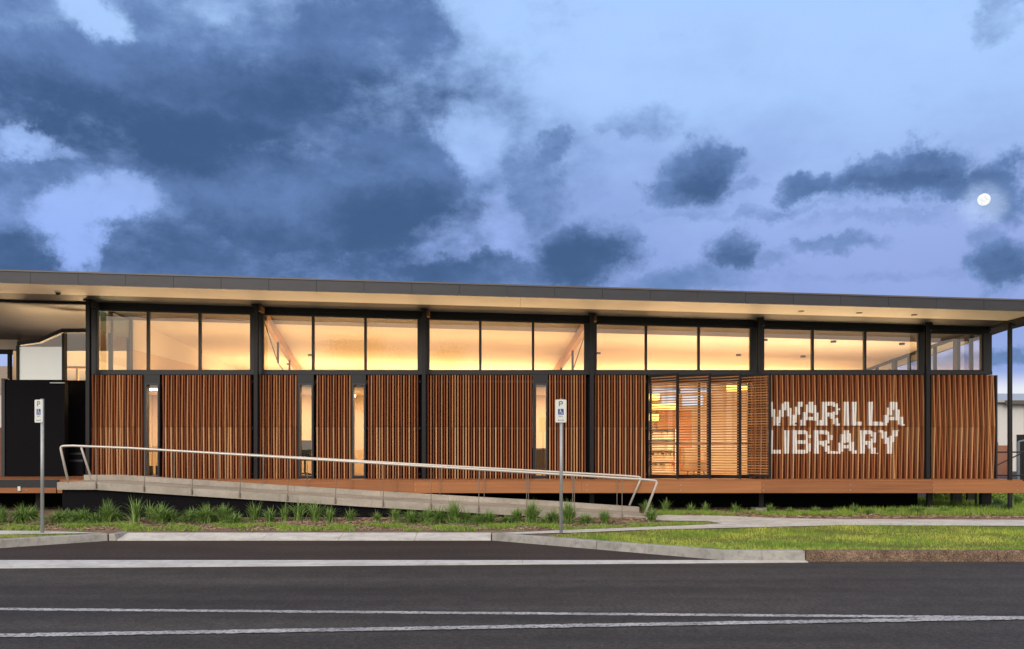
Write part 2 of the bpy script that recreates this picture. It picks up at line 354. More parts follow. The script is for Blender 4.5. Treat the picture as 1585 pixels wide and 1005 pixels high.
kerb('kerb', [(4.70,13.6,.172),(60,13.6,.172)], .17,.22, m_oldkerb, 'old brown pebbly kerb along the lawn', 3.1, .05)
# ramped layback at the rear of the bay
b = MB(); xs = np.linspace(bayL0[0], bayR0[0], 6)
for i in range(5):
    x0,x1 = xs[i]+.004, xs[i+1]-.004
    b.hexa([(x0,16.7,-.05),(x1,16.7,-.05),(x1,17.22,-.05),(x0,17.22,-.05),(x0,16.7,.02),(x1,16.7,.02),(x1,17.22,.118),(x0,17.22,.118)])
tag(b.build('kerb_ramp', m_conc_l), 'pale sloping concrete kerb ramp along the back of the bay', kind='structure')
# verge soil everywhere behind the kerbs
def zig(x):   # depth of the kerb back line
    return float(np.interp(x, [-60, bayL2[0], bayL1[0], bayL0[0], bayL0[0]+.01, bayR0[0]-.01, bayR0[0], bend[0][0], 4.69, 60],
                  [13.95,13.95,bayL1[1]+.2,bayL0[1]+.15,17.22,17.22,bayR0[1]+.15,bend[0][1]+.2,13.82,13.82]))
xs = [-60,-30,bayL2[0],bayL1[0],bayL0[0],bayL0[0]+.01,-6,-4,-2,bayR0[0]-.01,bayR0[0],1,2,3,bend[0][0],4.69,10,20,30,60]
sheet('verge', [(x,zig(x)-.03) for x in xs]+[(60,40),(-60,40)], m_soil, -.012, 'bare mulched earth round the building')
def gpoly(pts): return [G(*p) for p in pts]
path = gpoly([(1000,800.5),(1030,797.5),(1110,798.5),(1180,801.5),(1260,803.5),(1400,804.5),(1585,805)])
path += [(40, path[-1][1]), (40, G(1585,814.5)[1])]
path += gpoly([(1585,814.5),(1300,813.5),(1130,817.5),(1000,820.5),(870,825.5),(800,827.2)])
path += gpoly([(775,825.3),(860,821.6),(980,817),(1085,813),(1118,810.5),(1095,807.3),(1030,806.3),(1000,806)])
sheet('path', path, m_conc_l, .006, 'pale concrete footpath past the foot of the ramp')
lp = gpoly([(-120,823),(0,821.8),(60,822.3),(120,824),(166,825.8),(100,826.5),(0,828),(-120,829)])
sheet('path', lp, m_conc_l, .006, 'pale concrete path end at the left')
lawn = [(bayR0[0]+1.0, bayR0[1]-.45)]+[(x, zig(x)+.01) for x in (1.2,2,3,bend[0][0],4.69,10,20,30,50)]+[(50, G(1585,814.8)[1])]+gpoly([(1585,814.8),(1300,813.8),(1130,818.3),(1000,821.5),(880,826)])
sheet('lawn', lawn, m_lawn, -.002, 'mown turf between footpath and kerb')
backlawn = [(8.0,20.2),(16,19.9),(60,19.9),(60,26.4),(10.9,26.4),(10.9,21.6),(8.0,21.4)]
sheet('lawn', backlawn, m_lawn, -.002, 'grass beside and behind the end of the building')
b = MB(); b.v += [(-80,26.5,.27),(110,26.5,.27),(110,60,.215),(-80,60,.215)]; b.face((0,1,2,3))
tag(b.build('car_park', m_asph2), 'grey asphalt car park behind the building', kind='structure')
# road markings
def stripe(name, p, q, wd, label, far=None):
    (x0,y0),(x1,y1) = p,q; dx,dy=x1-x0,y1-y0
    a=(x0-dx*3,y0-dy*3); e=(x1+dx*.0,y1+dy*.0) if far is None else far
    zs=.009 if wd>.15 else .005
    b=MB(); k=900; rr=random.Random(name+label); e0=e1=0
    for i in range(k):
        t0,t1=i/k,(i+1)/k
        A=(a[0]+(e[0]-a[0])*t0,a[1]+(e[1]-a[1])*t0); B=(a[0]+(e[0]-a[0])*t1,a[1]+(e[1]-a[1])*t1)
        f0,f1=rr.uniform(-.014,.014),rr.uniform(-.014,.014); n=len(b.v); b.v+=[(A[0],A[1]-wd/2+e0,zs),(B[0],B[1]-wd/2+f0,zs),(B[0],B[1]+wd/2+f1,zs),(A[0],A[1]+wd/2+e1,zs)]; e0,e1=f0,f1; b.face((n,n+1,n+2,n+3))
    return tag(b.build(name, m_line), label, kind='structure')
up0,up1 = R0(0,943.5), R0(1585,956.5); lo0,lo1 = R0(0,985), R0(1585,957.8)
stripe('road_marking', up0, up1, .13, 'upper worn white line along the street', (up1[0]+(up1[0]-up0[0])*.4, up1[1]+(up1[1]-up0[1])*.4))
stripe('road_marking', lo0, lo1, .16, 'lower worn white line converging to the right', (lo1[0]+1.3, lo1[1]+.107))

# ------------------------------------------------------------------ the library building
DW = 22.0
SOF0, SOFS = EYE+3.4985, -.02762
def sof(x): return SOF0+SOFS*x
def ceil(x, y): return sof(x)-(0 if y<=DW else .057*(y-DW))
FY = 19.64; XL, XR = -19.0, 12.95
DECK = 1.04
B = tag(empty('library_building', (0, DW, 0)), 'long low dark library clad in vertical timber battens beneath a raked flat roof', 'building')
B.matrix_world
def part(mb, name, m, parent=None, **k):
    o = mb.build(name, m, None, **k); p = parent or B
    o.parent = p; o.matrix_parent_inverse = p.matrix_world.inverted() if p.name.startswith('library') else o.matrix_parent_inverse
    return o
bpy.context.view_layer.update()
# roof sheet
b = MB(); t=.30
b.hexa([(XL,FY+.03,sof(XL)+.06),(XR-.02,FY+.03,sof(XR)+.06),(XR-.02,36,sof(XR)-.60),(XL,36,sof(XL)-.60),
        (XL,FY+.03,sof(XL)+.28),(XR-.02,FY+.03,sof(XR)+.235),(XR-.02,36,sof(XR)-.45),(XL,36,sof(XL)-.45)])
part(b,'roof',m_fascia)
# fascia panels with seams and a cap flashing
b = MB(); x = XL; 
def fth(x): return float(np.interp(x,[-12,12],[.285,.25]))
seams=[XL]; s0=PX(47,FY)
while s0-1.098>XL: s0-=1.098
while s0<XR-.3: seams.append(s0); s0+=1.098
seams.append(XR)
for x0,x1 in zip(seams[:-1],seams[1:]):
    x0+=.0035;x1-=.0035
    b.hexa([(x0,FY,sof(x0)),(x1,FY,sof(x1)),(x1,FY+.028,sof(x1)),(x0,FY+.028,sof(x0)),(x0,FY,sof(x0)+fth(x0)),(x1,FY,sof(x1)+fth(x1)),(x1,FY+.028,sof(x1)+fth(x1)),(x0,FY+.028,sof(x0)+fth(x0))])
n_=6; ys=np.linspace(FY+.03,36,n_+1)
for y0,y1 in zip(ys[:-1],ys[1:]):
    z0=ceil(XR,y0);z1=ceil(XR,y1)
    b.hexa([(XR-.02,y0+.005,z0-.02),(XR,y0+.005,z0-.02),(XR,y1-.005,z1-.02),(XR-.02,y1-.005,z1-.02),(XR-.02,y0+.005,z0+.25),(XR,y0+.005,z0+.25),(XR,y1-.005,z1+.25),(XR-.02,y1-.005,z1+.25)])
part(b,'fascia',m_fascia)
b = MB()
for x0,x1 in zip(seams[:-1:3],seams[3::3]+[seams[-1]]):
    if x1<=x0: continue
    za,zb=sof(x0)+fth(x0),sof(x1)+fth(x1)
    b.hexa([(x0,FY-.02,za-.012),(x1,FY-.02,zb-.012),(x1,FY+.1,zb),(x0,FY+.1,za),(x0,FY-.02,za+.022),(x1,FY-.02,zb+.022),(x1,FY+.1,zb+.03),(x0,FY+.1,za+.03)])
part(b,'roof_flashing',m_cap)
# soffit panels
b = MB(); x=XL
while x<XR-.05:
    x1=min(x+2.4,XR-.03)
    for y0,y1 in ((FY+.035,20.85),(20.856,DW-.11)):
        b.hexa([(x+.003,y0,sof(x)+.004),(x1-.003,y0,sof(x1)+.004),(x1-.003,y1,sof(x1)+.004),(x+.003,y1,sof(x)+.004),(x+.003,y0,sof(x)+.03),(x1-.003,y0,sof(x1)+.03),(x1-.003,y1,sof(x1)+.03),(x+.003,y1,sof(x)+.03)])
    x+=2.4
for (xa,xb,y0,y1) in ((12.33,XR-.03,DW-.1,36),):
    b.hexa([(xa,y0,ceil(xa,y0)+.004),(xb,y0,ceil(xb,y0)+.004),(xb,y1,ceil(xb,y1)+.004),(xa,y1,ceil(xa,y1)+.004),(xa,y0,ceil(xa,y0)+.03),(xb,y0,ceil(xb,y0)+.03),(xb,y1,ceil(xb,y1)+.03),(xa,y1,ceil(xa,y1)+.03)])
b.hexa([(XL,DW+.11,sof(XL)+.004),(-10.95,DW+.11,sof(-10.95)+.004),(-10.95,29,sof(-10.95)+.004),(XL,29,sof(XL)+.004),(XL,DW+.11,sof(XL)+.03),(-10.95,DW+.11,sof(-10.95)+.03),(-10.95,29,sof(-10.95)+.03),(XL,29,sof(XL)+.03)])
part(b,'soffit',m_soff)
# interior ceiling
b = MB()
def csheet(b,xa,xb,ya,yb,dz=0,th=.03):
    b.hexa([(xa,ya,ceil(xa,ya)+dz),(xb,ya,ceil(xb,ya)+dz),(xb,yb,ceil(xb,yb)+dz),(xa,yb,ceil(xa,yb)+dz),(xa,ya,ceil(xa,ya)+dz+th),(xb,ya,ceil(xb,ya)+dz+th),(xb,yb,ceil(xb,yb)+dz+th),(xa,yb,ceil(xa,yb)+dz+th)])
xs=[-10.8,-6.57,-2.28,2.02,6.31,12.25]
for xa,xb in zip(xs[:-1],xs[1:]): csheet(b,xa+.002,xb-.002,DW+.12,34,.004)
part(b,'ceiling',m_ceil)
# head beam under the soffit, along the whole front, and the side beam at the right end
b = MB()
def slopebar(b,xa,xb,y0,y1,dz0,dz1):
    b.hexa([(xa,y0,sof(xa)+dz0),(xb,y0,sof(xb)+dz0),(xb,y1,sof(xb)+dz0),(xa,y1,sof(xa)+dz0),(xa,y0,sof(xa)+dz1),(xb,y0,sof(xb)+dz1),(xb,y1,sof(xb)+dz1),(xa,y1,sof(xa)+dz1)])
slopebar(b,XL,-10.86,DW-.1,DW+.1,-.10,.03)
slopebar(b,-10.86,12.3,DW-.1,DW+.1,-.13,.03)
slopebar(b,-10.86,12.3,DW-.04,DW+.08,-.20,-.13)
part(b,'head_beam',m_steel)
b = MB(); b.hexa([(12.22,FY+.05,sof(12.2)-.09),(12.30,FY+.05,sof(12.2)-.09),(12.30,DW-.11,sof(12.2)-.09),(12.22,DW-.11,sof(12.2)-.09),(12.22,FY+.05,sof(12.2)),(12.30,FY+.05,sof(12.2)),(12.30,DW-.11,sof(12.2)),(12.22,DW-.11,sof(12.2))])
part(b,'verandah_beam',m_steel)
# sill beam
SZ0,SZ1 = PZ(580.5,DW), PZ(575,DW)
part(MB().box(-10.95,12.33,DW-.11,DW+.11,SZ0,SZ1),'sill_beam',m_frame)
# wall posts and clerestory windows
WP=[-10.82,-6.57,-2.28,2.02,6.31,10.62]; hwp=[.12,.14,.12,.13,.15,.13]
for x,h in zip(WP,hwp):
    part(MB().box(x-h,x+h,DW-.06,DW+.09,SZ1,sof(x)-.2),'wall_post',m_frame)
part(MB().box(12.12,12.33,DW-.09,DW+.12,SZ1,sof(12.2)-.2),'wall_post',m_frame)
MU=[[230,310],[485,566],[743.5,825],[999.5,1081],[1257,1338],[]]
edges=[(WP[i]+hwp[i], (WP[i+1]-hwp[i+1]) if i<5 else 12.12) for i in range(6)]
def head(x): return sof(x)-.2
def clwin(xa,xb,mus,y=DW):
    fr=MB(); fw=.035
    fr.box(xa,xb,y-.05,y+.03,SZ1,SZ1+fw)
    fr.hexa([(xa,y-.05,head(xa)-fw),(xb,y-.05,head(xb)-fw),(xb,y+.03,head(xb)-fw),(xa,y+.03,head(xa)-fw),(xa,y-.05,head(xa)),(xb,y-.05,head(xb)),(xb,y+.03,head(xb)),(xa,y+.03,head(xa))])
    st=[xa+fw/2]+[PX(m,y) for m in mus]+[xb-fw/2]
    for i,x in enumerate(st):
        h=.0175 if i in (0,len(st)-1) else .032
        hh=head(x+h)-fw
        fr.hexa([(x-h,y-.052,SZ1+fw),(x+h,y-.052,SZ1+fw),(x+h,y+.032,SZ1+fw),(x-h,y+.032,SZ1+fw),(x-h,y-.052,hh),(x+h,y-.052,hh),(x+h,y+.032,hh),(x-h,y+.032,hh)])
    fo=part(fr,'clerestory_window',m_frame)
    for xa_,xb_ in zip(st[:-1],st[1:]):
        g=MB(); g.v+=[(xa_,y,SZ1+.01),(xb_,y,SZ1+.01),(xb_,y,head(xb_)-.01),(xa_,y,head(xa_)-.01)]; g.face((0,1,2,3))
        g.build('glass_pane',m_glass,fo)
    return fo
def wsub(mb,name,m,fo,**k):
    o=mb.build(name,m,**k); o.parent=fo; return o
for (xa,xb),mu in zip(edges,MU): clwin(xa,xb,mu)
# front columns
COL=[-10.73,-6.48,-2.23,2.02,6.27,10.52]
for i,x in enumerate(COL):
    y=21.55; zt=sof(x)+.0; b=MB(); w2=.047
    zb=SZ1-.05 if i==4 else DECK+.0
    for (x0,x1,y0,y1) in ((x-w2,x+w2,y,y+.012),(x-w2,x+w2,y+.11,y+.122),(x-.006,x+.006,y+.012,y+.11)):
        b.box(x0,x1,y0,y1,zb,zt)
    b.box(x-.09,x+.09,y-.03,y+.15,zt-.055,zt+.0)
    part(b,'column',m_steel)
    br=MB().box(x+.065,x+.13,y+.02,DW-.1,zt-.20,zt-.05); part(br,'column_bracket',m_rust if i in (1,2,3) else m_steel)
part(MB().tube([(12.26,21.0,DECK),(12.26,21.0,sof(12.26)-.09)],.055,14).box(12.17,12.35,20.91,21.09,sof(12.26)-.14,sof(12.26)-.091),'verandah_post',m_steel,smooth=False)
# battens
PIT=.0693
ZT,ZM,ZB = PZ(580.5,21.86), PZ(661,21.86), PZ(741.5,21.86)
def fin_y(k,z):
    """front edge of batten k at height z: adjacent battens splay out alternately at mid height and at the ends"""
    t = abs(z-ZM)/(ZT-ZM) if z>ZM else abs(z-ZM)/(ZM-ZB)
    t=min(1,t); A=.035 if k*PIT<3.3 else .072; a=.02+A*(1-t) if k%2==0 else .02+A*t-(.0 if A>.05 else .03*(1-t)-.0)
    a=max(.012,a)
    return 21.885-a
def fin(b,k,z0,z1,hw,grow=0):
    x=k*PIT
    y0,y1=fin_y(k,z0)-grow,fin_y(k,z1)-grow; yb=21.965
    b.hexa([(x-hw,y0,z0),(x+hw,y0,z0),(x+hw,yb,z0),(x-hw,yb,z0),(x-hw,y1,z1),(x+hw,y1,z1),(x+hw,yb,z1),(x-hw,yb,z1)])
SCR=[(135.5,224.5),(250,390),(401,461),(487.5,543),(567.5,650),(661,824.5),(848,907.5),(920,1002),(1160,1435.5),(1443.5,1540)]
screens=[]
for a,c in SCR:
    xa,xb=PX(a,21.88),PX(c,21.88); b=MB()
    for k in range(math.ceil((xa+.018)/PIT),math.floor((xb-.018)/PIT)+1):
        hw=.0152; b.m=0 if (k%2==0 or random.random()<.06) else 1
        m0=b.m
        if m0==0 and random.random()<(.9 if k*PIT<3.3 else .45): b.m=2
        fin(b,k,ZB+random.uniform(0,.006),ZM-.004,hw); b.m=m0; fin(b,k,ZM+.004,ZT-random.uniform(0,.01),hw)
    o=part(b,'timber_screen',[m_wood,m_woodd,m_woodp])
    for z in (ZB+.12,ZM-.03,ZT-.16): wsub(MB().box(xa,xb,21.967,21.985,z-.03,z+.03),'support_rail',m_frame,o)
    wsub(MB().box(xa,xb,21.88,21.985,ZB-.03,ZB-.005),'bottom_rail',m_frame,o); screens.append((xa,xb,o))
# stop beads and end flashing at the right corner
part(MB().box(PX(1540,21.86)+.005,PX(1540,21.86)+.045,21.82,22.1,ZB-.05,ZT-.01),'corner_trim',m_frame)

# --- lettering painted on the battens
S=21.86/F
def lx(p): return (p-CX)*S
def lz(p): return EYE+(HY-p)*S
def bar(x0,y0,x1,y1,wd):  # slanted stroke with horizontal ends of width wd
    return [(x0,y0),(x0+wd,y0),(x1+wd,y1),(x1,y1)]
def rect(x0,y0,x1,y1): return [(x0,y0),(x1,y0),(x1,y1),(x0,y1)]
def ring(cx,cy,rx,ry,ix,iy,a0,a1,n=12):
    o=[(cx+rx*math.cos(R(a0+(a1-a0)*i/n)),cy+ry*math.sin(R(a0+(a1-a0)*i/n))) for i in range(n+1)]
    q=[(cx+ix*math.cos(R(a0+(a1-a0)*i/n)),cy+iy*math.sin(R(a0+(a1-a0)*i/n))) for i in range(n+1)]
    return o+q[::-1]
T,Bt=622.2,658.8; T2,B2=666,702.4; HS=6.0; VS=8.0
polys=[]
def lA(x,w,T,Bt): c=x+w/2; return [bar(c-4.6,T,x,Bt,8.6),bar(c-4,T,x+w-8.6,Bt,8.6),rect(x+8,Bt-13.5,x+w-8,Bt-8.2)]
def lR(x,w,T,Bt): 
    h=(Bt-T); r=h*.31
    return [rect(x,T,x+VS,Bt),rect(x+VS,T,x+w-r-1,T+HS),rect(x+VS,T+2*r-HS,x+w-r-1,T+2*r),ring(x+w-r-1.5,T+r,r,r,r-7.3,r-HS,-90,90),bar(x+w-17,T+2*r-2,x+w-9,Bt,9)]
def lL(x,w,T,Bt): return [rect(x,T,x+VS,Bt),rect(x+VS-.5,Bt-HS,x+w,Bt)]
polys+=[bar(1190-4,T,1199,Bt,8.4),bar(1212,T,1197,Bt,8.4),bar(1212,T,1224,Bt,8.4),bar(1234.5,T,1222,Bt,8.4)]
polys+=lA(1237,35.5,T,Bt)+lR(1273,27.5,T,Bt)+[rect(1306,T,1313.8,Bt)]+lL(1317.5,19,T,Bt)+lL(1342.5,22.5,T,Bt)+lA(1364,36,T,Bt)
polys+=lL(1188.5,21.5,T2,B2)+[rect(1214,T2,1222,B2)]
r=9.6
polys+=[rect(1227,T2,1235,B2),rect(1235,T2,1245,T2+HS),rect(1235,T2+15.5,1246,T2+21),rect(1235,B2-HS,1246,B2),ring(1244.5,T2+r,8.6,r,1.8,4,-90,90),ring(1245,B2-9.8,10.2,9.8,3,4,-90,90)]
polys+=lR(1259.5,29,T2,B2)+[bar(1284,B2-4,1288,B2,10)]+lA(1293.5,32,T2,B2)+lR(1329.5,28.5,T2,B2)
polys+=[bar(1360,T2,1369.5,T2+21,9),bar(1382.5,T2,1372.5,T2+21,8.8),rect(1371.2,T2+17,1379.4,B2)]
def inside(x,y,p):
    c=False; j=len(p)-1
    for i in range(len(p)):
        xi,yi=p[i];xj,yj=p[j]
        if (yi>y)!=(yj>y) and x<(xj-xi)*(y-yi)/(yj-yi)+xi: c=not c
        j=i
    return c
b=MB(); xa,xb,scr=screens[8]
for k in range(math.ceil((xa+.018)/PIT),math.floor((xb-.018)/PIT)+1):
    px=CX+k*PIT/S
    if px<1184 or px>1402: continue
    on=False; st=0; py=T-1
    while py<B2+2:
        ins=any(inside(px,py,p) for p in polys)
        if ins and not on: on=True; st=py
        if on and not ins:
            on=False; za,zb=lz(py),lz(st)
            if za<ZM<zb: segs=[(za,ZM-.0045),(ZM+.0045,zb)]
            else: segs=[(za,zb)]
            for a0,a1 in segs:
                if a1-a0>.01: fin(b,k,a0,a1,.0200,.0016)
        py+=.25
let=wsub(b,'lettering',m_white,scr); let['label']='white painted words WARILLA LIBRARY across the timber battens'

# --- backing wall behind the battens, narrow windows, opening
NW=[(224.5,250),(461,487),(543,567.5),(824.5,848)]
OP=(1003,1163)
b=MB(); cuts=sorted([(PX(a,DW),PX(c,DW)) for a,c in NW]+[(PX(OP[0],DW),PX(OP[1],DW))]); x=-10.95
for a,c in cuts+[(12.3,12.3)]:
    b.box(x,a,22.04,22.12,DECK-.02,SZ0); x=c
part(b,'wall',m_black)
pm=m_wall_i
for a,c in NW:
    xa,xb=PX(a,DW)+.004,PX(c,DW)-.004; f=MB()
    zt,zb=PZ(596,DW),PZ(736,DW)
    f.box(xa,xb,21.90,22.10,zt+.03,SZ0-.002)      # head panel
    f.box(xa,xb,21.90,22.10,DECK,zb-.03)
    xi0,xi1=xa+.085,xb-.05
    f.box(xa,xi0-.03,21.90,22.10,zb-.03,zt+.03); f.box(xi1+.03,xb,21.90,22.10,zb-.03,zt+.03)
    fo=part(f,'narrow_window',m_frame)
    g=MB().box(xi0-.03,xi0,21.88,22.05,zb-.03,zt+.03).box(xi1,xi1+.03,21.88,22.05,zb-.03,zt+.03).box(xi0,xi1,21.88,22.05,zt,zt+.03).box(xi0,xi1,21.88,22.05,zb-.03,zb)
    wsub(g,'sash',m_fascia,fo)
    g=MB(); g.v+=[(xi0,21.97,zb),(xi1,21.97,zb),(xi1,21.97,zt),(xi0,21.97,zt)]; g.face((0,1,2,3)); wsub(g,'glass_pane',m_glass,fo)
# jambs of the opening, sliding glass behind it
xo0,xo1=PX(OP[0],DW),PX(OP[1],DW)
f=MB().box(xo0,xo0+.05,22.13,22.2,DECK,SZ0).box(xo1-.05,xo1,22.13,22.2,DECK,SZ0).box(xo0+.05,xo1-.05,22.13,22.2,DECK,DECK+.06).box(xo0+.05,xo1-.05,22.13,22.2,SZ0-.2,SZ0)
xm=PX(1082,22.16); f.box(xm-.03,xm+.03,22.13,22.2,DECK+.06,SZ0-.2)
fo=part(f,'glazed_door',m_frame)
g=MB(); g.v+=[(xo0,22.165,DECK+.05),(xo1,22.165,DECK+.05),(xo1,22.165,SZ0-.1),(xo0,22.165,SZ0-.1)]; g.face((0,1,2,3)); wsub(g,'glass_pane',m_glass,fo)
wsub(MB().tube([(xo0+.05,22.11,DECK+.9),(xo1-.05,22.11,DECK+.9)],.018,8),'push_rail',m_ss,fo)
# pivoting louvre panels
LPN=[((1006,21.93),(1050,21.38)),((1047.5,21.93),(1100,21.38)),((1094.5,21.93),(1147,21.38)),((1141.5,21.93),(1193,21.38))]
LZ0,LZ1=DECK+.045,SZ0-.01
for (pl,yl),(pr,yr) in LPN:
    A=Vector((PX(pl,yl),yl)); Bp=Vector((PX(pr,yr),yr)); D=(Bp-A); Ln=D.length; D/=Ln; Nn=Vector((-D.y,D.x))
    def obx(b,t0,t1,n0,n1,z0,z1):
        q=[A+D*t0+Nn*n0,A+D*t1+Nn*n0,A+D*t1+Nn*n1,A+D*t0+Nn*n1]
        b.hexa([(*p,z0) for p in q]+[(*p,z1) for p in q])
    f=MB(); obx(f,0,.045,-.03,.03,LZ0,LZ1); obx(f,Ln-.05,Ln,-.03,.03,LZ0,LZ1); obx(f,.045,Ln-.05,-.028,.028,LZ1-.05,LZ1); obx(f,.045,Ln-.05,-.028,.028,LZ0,LZ0+.06)
    fo=part(f,'louvre_panel',m_steel)
    s=MB(); n=38
    for i in range(n):
        z=LZ0+.09+(LZ1-.08-LZ0-.09)*i/(n-1); obx(s,.045,Ln-.05,-.028,.028,z-.0130,z+.0130)
    wsub(s,'slats',m_wood2,fo)
    for t_ in (.02,Ln-.02): wsub(MB().disc((*(A+D*t_),LZ0-.04),.02,.04),'pivot',m_blk,fo)

# --- floor, interior shell
part(MB().box(-10.9,12.3,22.125,34,DECK-.14,DECK),'floor',m_floor)
b=MB().box(-10.9,5.6,34,34.15,DECK,5.0).box(5.6,8.0,34,34.15,DECK,3.45).box(5.6,8.0,34,34.15,4.25,5.0).box(8.0,12.3,34,34.15,DECK,5.0)
part(b,'rear_wall',m_wall_i)
part(MB().box(6.56,6.72,34.02,34.1,3.45,4.25).box(5.6,8.0,34.01,34.12,3.45,3.49).box(5.6,8.0,34.01,34.12,4.21,4.25),'rear_window',m_frame)
# end walls with clerestory mullions
def endwall(x,mull,ymax,xs,glassm,fm=None):
    b=MB().box(x-.06,x+.06,22.13,ymax,DECK,SZ0); o=part(b,'end_wall',m_wall_i)
    f=MB(); f.box(x-.05,x+.05,22.13,ymax,SZ0+.002,SZ0+.05)
    n=8; ys=np.linspace(22.13,ymax,n+1)
    for y0,y1 in zip(ys[:-1],ys[1:]):
        f.hexa([(x-.05,y0,ceil(x,y0)-.07),(x+.05,y0,ceil(x,y0)-.07),(x+.05,y1,ceil(x,y1)-.07),(x-.05,y1,ceil(x,y1)-.07),(x-.05,y0,ceil(x,y0)),(x+.05,y0,ceil(x,y0)),(x+.05,y1,ceil(x,y1)),(x-.05,y1,ceil(x,y1))])
    for y,h in mull: f.box(x-.045,x+.045,y-h,y+h,SZ0+.05,ceil(x,y)-.06)
    fo=part(f,'end_window',fm or m_frame)
    g=MB(); g.v+=[(x,22.13,SZ0+.03),(x,ymax,SZ0+.03),(x,ymax,ceil(x,ymax)-.03),(x,22.13,ceil(x,22.13)-.03)]; g.face((0,1,2,3)); wsub(g,'glass_pane',glassm,fo)
endwall(12.2,[(22.66,.03),(23.4,.11),(24.6,.03),(26.2,.03),(27.2,.11),(28.5,.03),(29.8,.03),(31,.11),(32.4,.03)],34,1,m_glass)
endwall(-10.82,[(23.0,.05),(24.12,.08)],24.2,-1,m_glass,m_steel)
zt_=PZ(517,23.0)
part(MB().box(-10.80,-10.785,22.13,24.1,zt_,ceil(-10.8,24.2)-.05),'tinted_panel',m_glass_t)
part(MB().box(-10.88,-10.76,24.215,34,DECK,4.62),'end_wall',m_wall_i)
o_=MB().box(-10.88,-10.76,24.215,34,4.625,5.6); o_.v=[(x,y,(z if z<5 else ceil(x,y))) for x,y,z in o_.v]; part(o_,'end_wall',m_ceil)
# furred-down bulkhead deep inside the two left bays
bk=MB().box(-10.7,-2.4,26.6,26.75,4.62,5); bk.v=[(x,y,(z if z<4.8 else ceil(x,y)+.006)) for x,y,z in bk.v]
# meeting rooms along the front: ceiling, rear wall, cross walls
b=MB().box(-10.75,3.3,22.13,25.5,3.40,3.48); part(b,'room_ceiling',m_ceil)
b=MB().box(-10.75,3.3,25.5,25.62,DECK,3.48)
for x in (-7.6,-4.9,-2.6,1.9,3.3): b.box(x-.05,x+.05,22.13,25.5,DECK,3.4)
part(b,'partition_wall',m_wall_i)
# hung bulkheads seen through the clerestory
b=MB().box(-9.8,-2.7,25.9,26.2,4.50,ceil(-6,26)+.03); b.v=[(x,y,(z if z<4.6 else ceil(x,y)+.006)) for x,y,z in b.v]
# light troughs
part(MB().box(-10.3,3.2,31.2,31.8,2.60,2.66).box(-10.3,3.2,31.16,31.2,2.60,2.74).box(-10.3,3.2,31.8,31.84,2.6,2.74),'light_trough',m_ceil)
part(MB().box(3.6,11.8,30.2,30.8,2.9,2.96).box(3.6,11.8,30.16,30.2,2.9,3.04).box(3.6,11.8,30.8,30.84,2.9,3.04),'light_trough',m_ceil)
# roof trusses: laminated beam, struts, tie rod
def truss(a,e,drop):
    a=Vector(a); e=Vector(e); D=(e-a); Ln=D.length; u=D/Ln; s=u.cross(Vector((0,0,1))).normalized()*.07
    b=MB(); up=Vector((0,0,.26))
    b.hexa([a-s,a+s,e+s,e-s,a-s+up,a+s+up,e+s+up,e-s+up]); o=part(b,'roof_beam',m_beam)
    b=MB(); p1=a+u*(Ln*.30); p2=a+u*(Ln*.62); q1=p1-Vector((0,0,drop)); q2=p2-Vector((0,0,drop))
    for p,q in ((p1,q1),(p2,q2)): b.tube([p,q],.035,8)
    for p,q in ((a,q1),(q1,q2),(q2,e)): b.tube([p,q],.016,6)
    wsub(b,'tie_rod',m_steel,o)
for i,(xa,xb) in enumerate(((-6.50,-8.2),(1.95,1.50))):
    zc=lambda x,y: ceil(x,y)-.30
    truss((xa,22.35,zc(xa,22.35)),(xb,33,zc(xb,33)),.62)
# downlights in the soffit and fittings on the ceiling
def ceil_hit(px,py):
    d=22.3
    for _ in range(4000):
        x,z=PX(px,d),PZ(py,d)
        if z>=ceil(x,d)-.002: break
        d+=.01
    return x,d
for px,py in ((208,551),(214,558),(243,556.5),(290,555),(291,566),(334,566),(447,563),(926,546),(1143,549),(1184,525.5),(1243,551),(1290,528),(1396,531.5),(480,549)):
    x,d=ceil_hit(px,py); z=ceil(x,d)
    part(MB().disc((x,d,z-.05),.08,.055,14),'ceiling_fitting',m_frame)
for px,py in ((1240,482),(1330,484.5),(1415,487.5)):
    d=20.3
    for _ in range(30): d=(sof(PX(px,d))-EYE)*F/(HY-py)
    x=PX(px,d)
    part(MB().disc((x,d,sof(x)-.012),.07,.014,18),'downlight',m_cap)
# lit panels inside (lamps the photo shows glowing through the narrow windows)
x0=PX(232,23); part(MB().hexa([(x0-.1,22.6,3.36),(x0+.9,22.9,3.36),(x0+.9,23.0,3.36),(x0-.1,22.7,3.36),(x0-.1,22.6,3.40),(x0+.9,22.9,3.40),(x0+.9,23.0,3.40),(x0-.1,22.7,3.40)]),'strip_light',m_lampw)
part(MB().disc((PX(549,23.6),23.6,PZ(613,23.6)-.03),.03,.06,12),'room_lamp',m_lamp)
m_yel=mat('pendant_shade',(.9,.7,.3),.5,emit=(1,.58,.10,2.6))
for pa,pb,py,dd in ((1003,1021,614,26.4),(1008,1046,629,27.4),(1003,1020,646,25.6),(1128,1161,600,27.0)):
    part(MB().box(PX(pa,dd),PX(pb,dd),dd,dd+.3,PZ(py,dd)-.1,PZ(py,dd)+.1),'pendant_light',m_yel,bevel=.02)

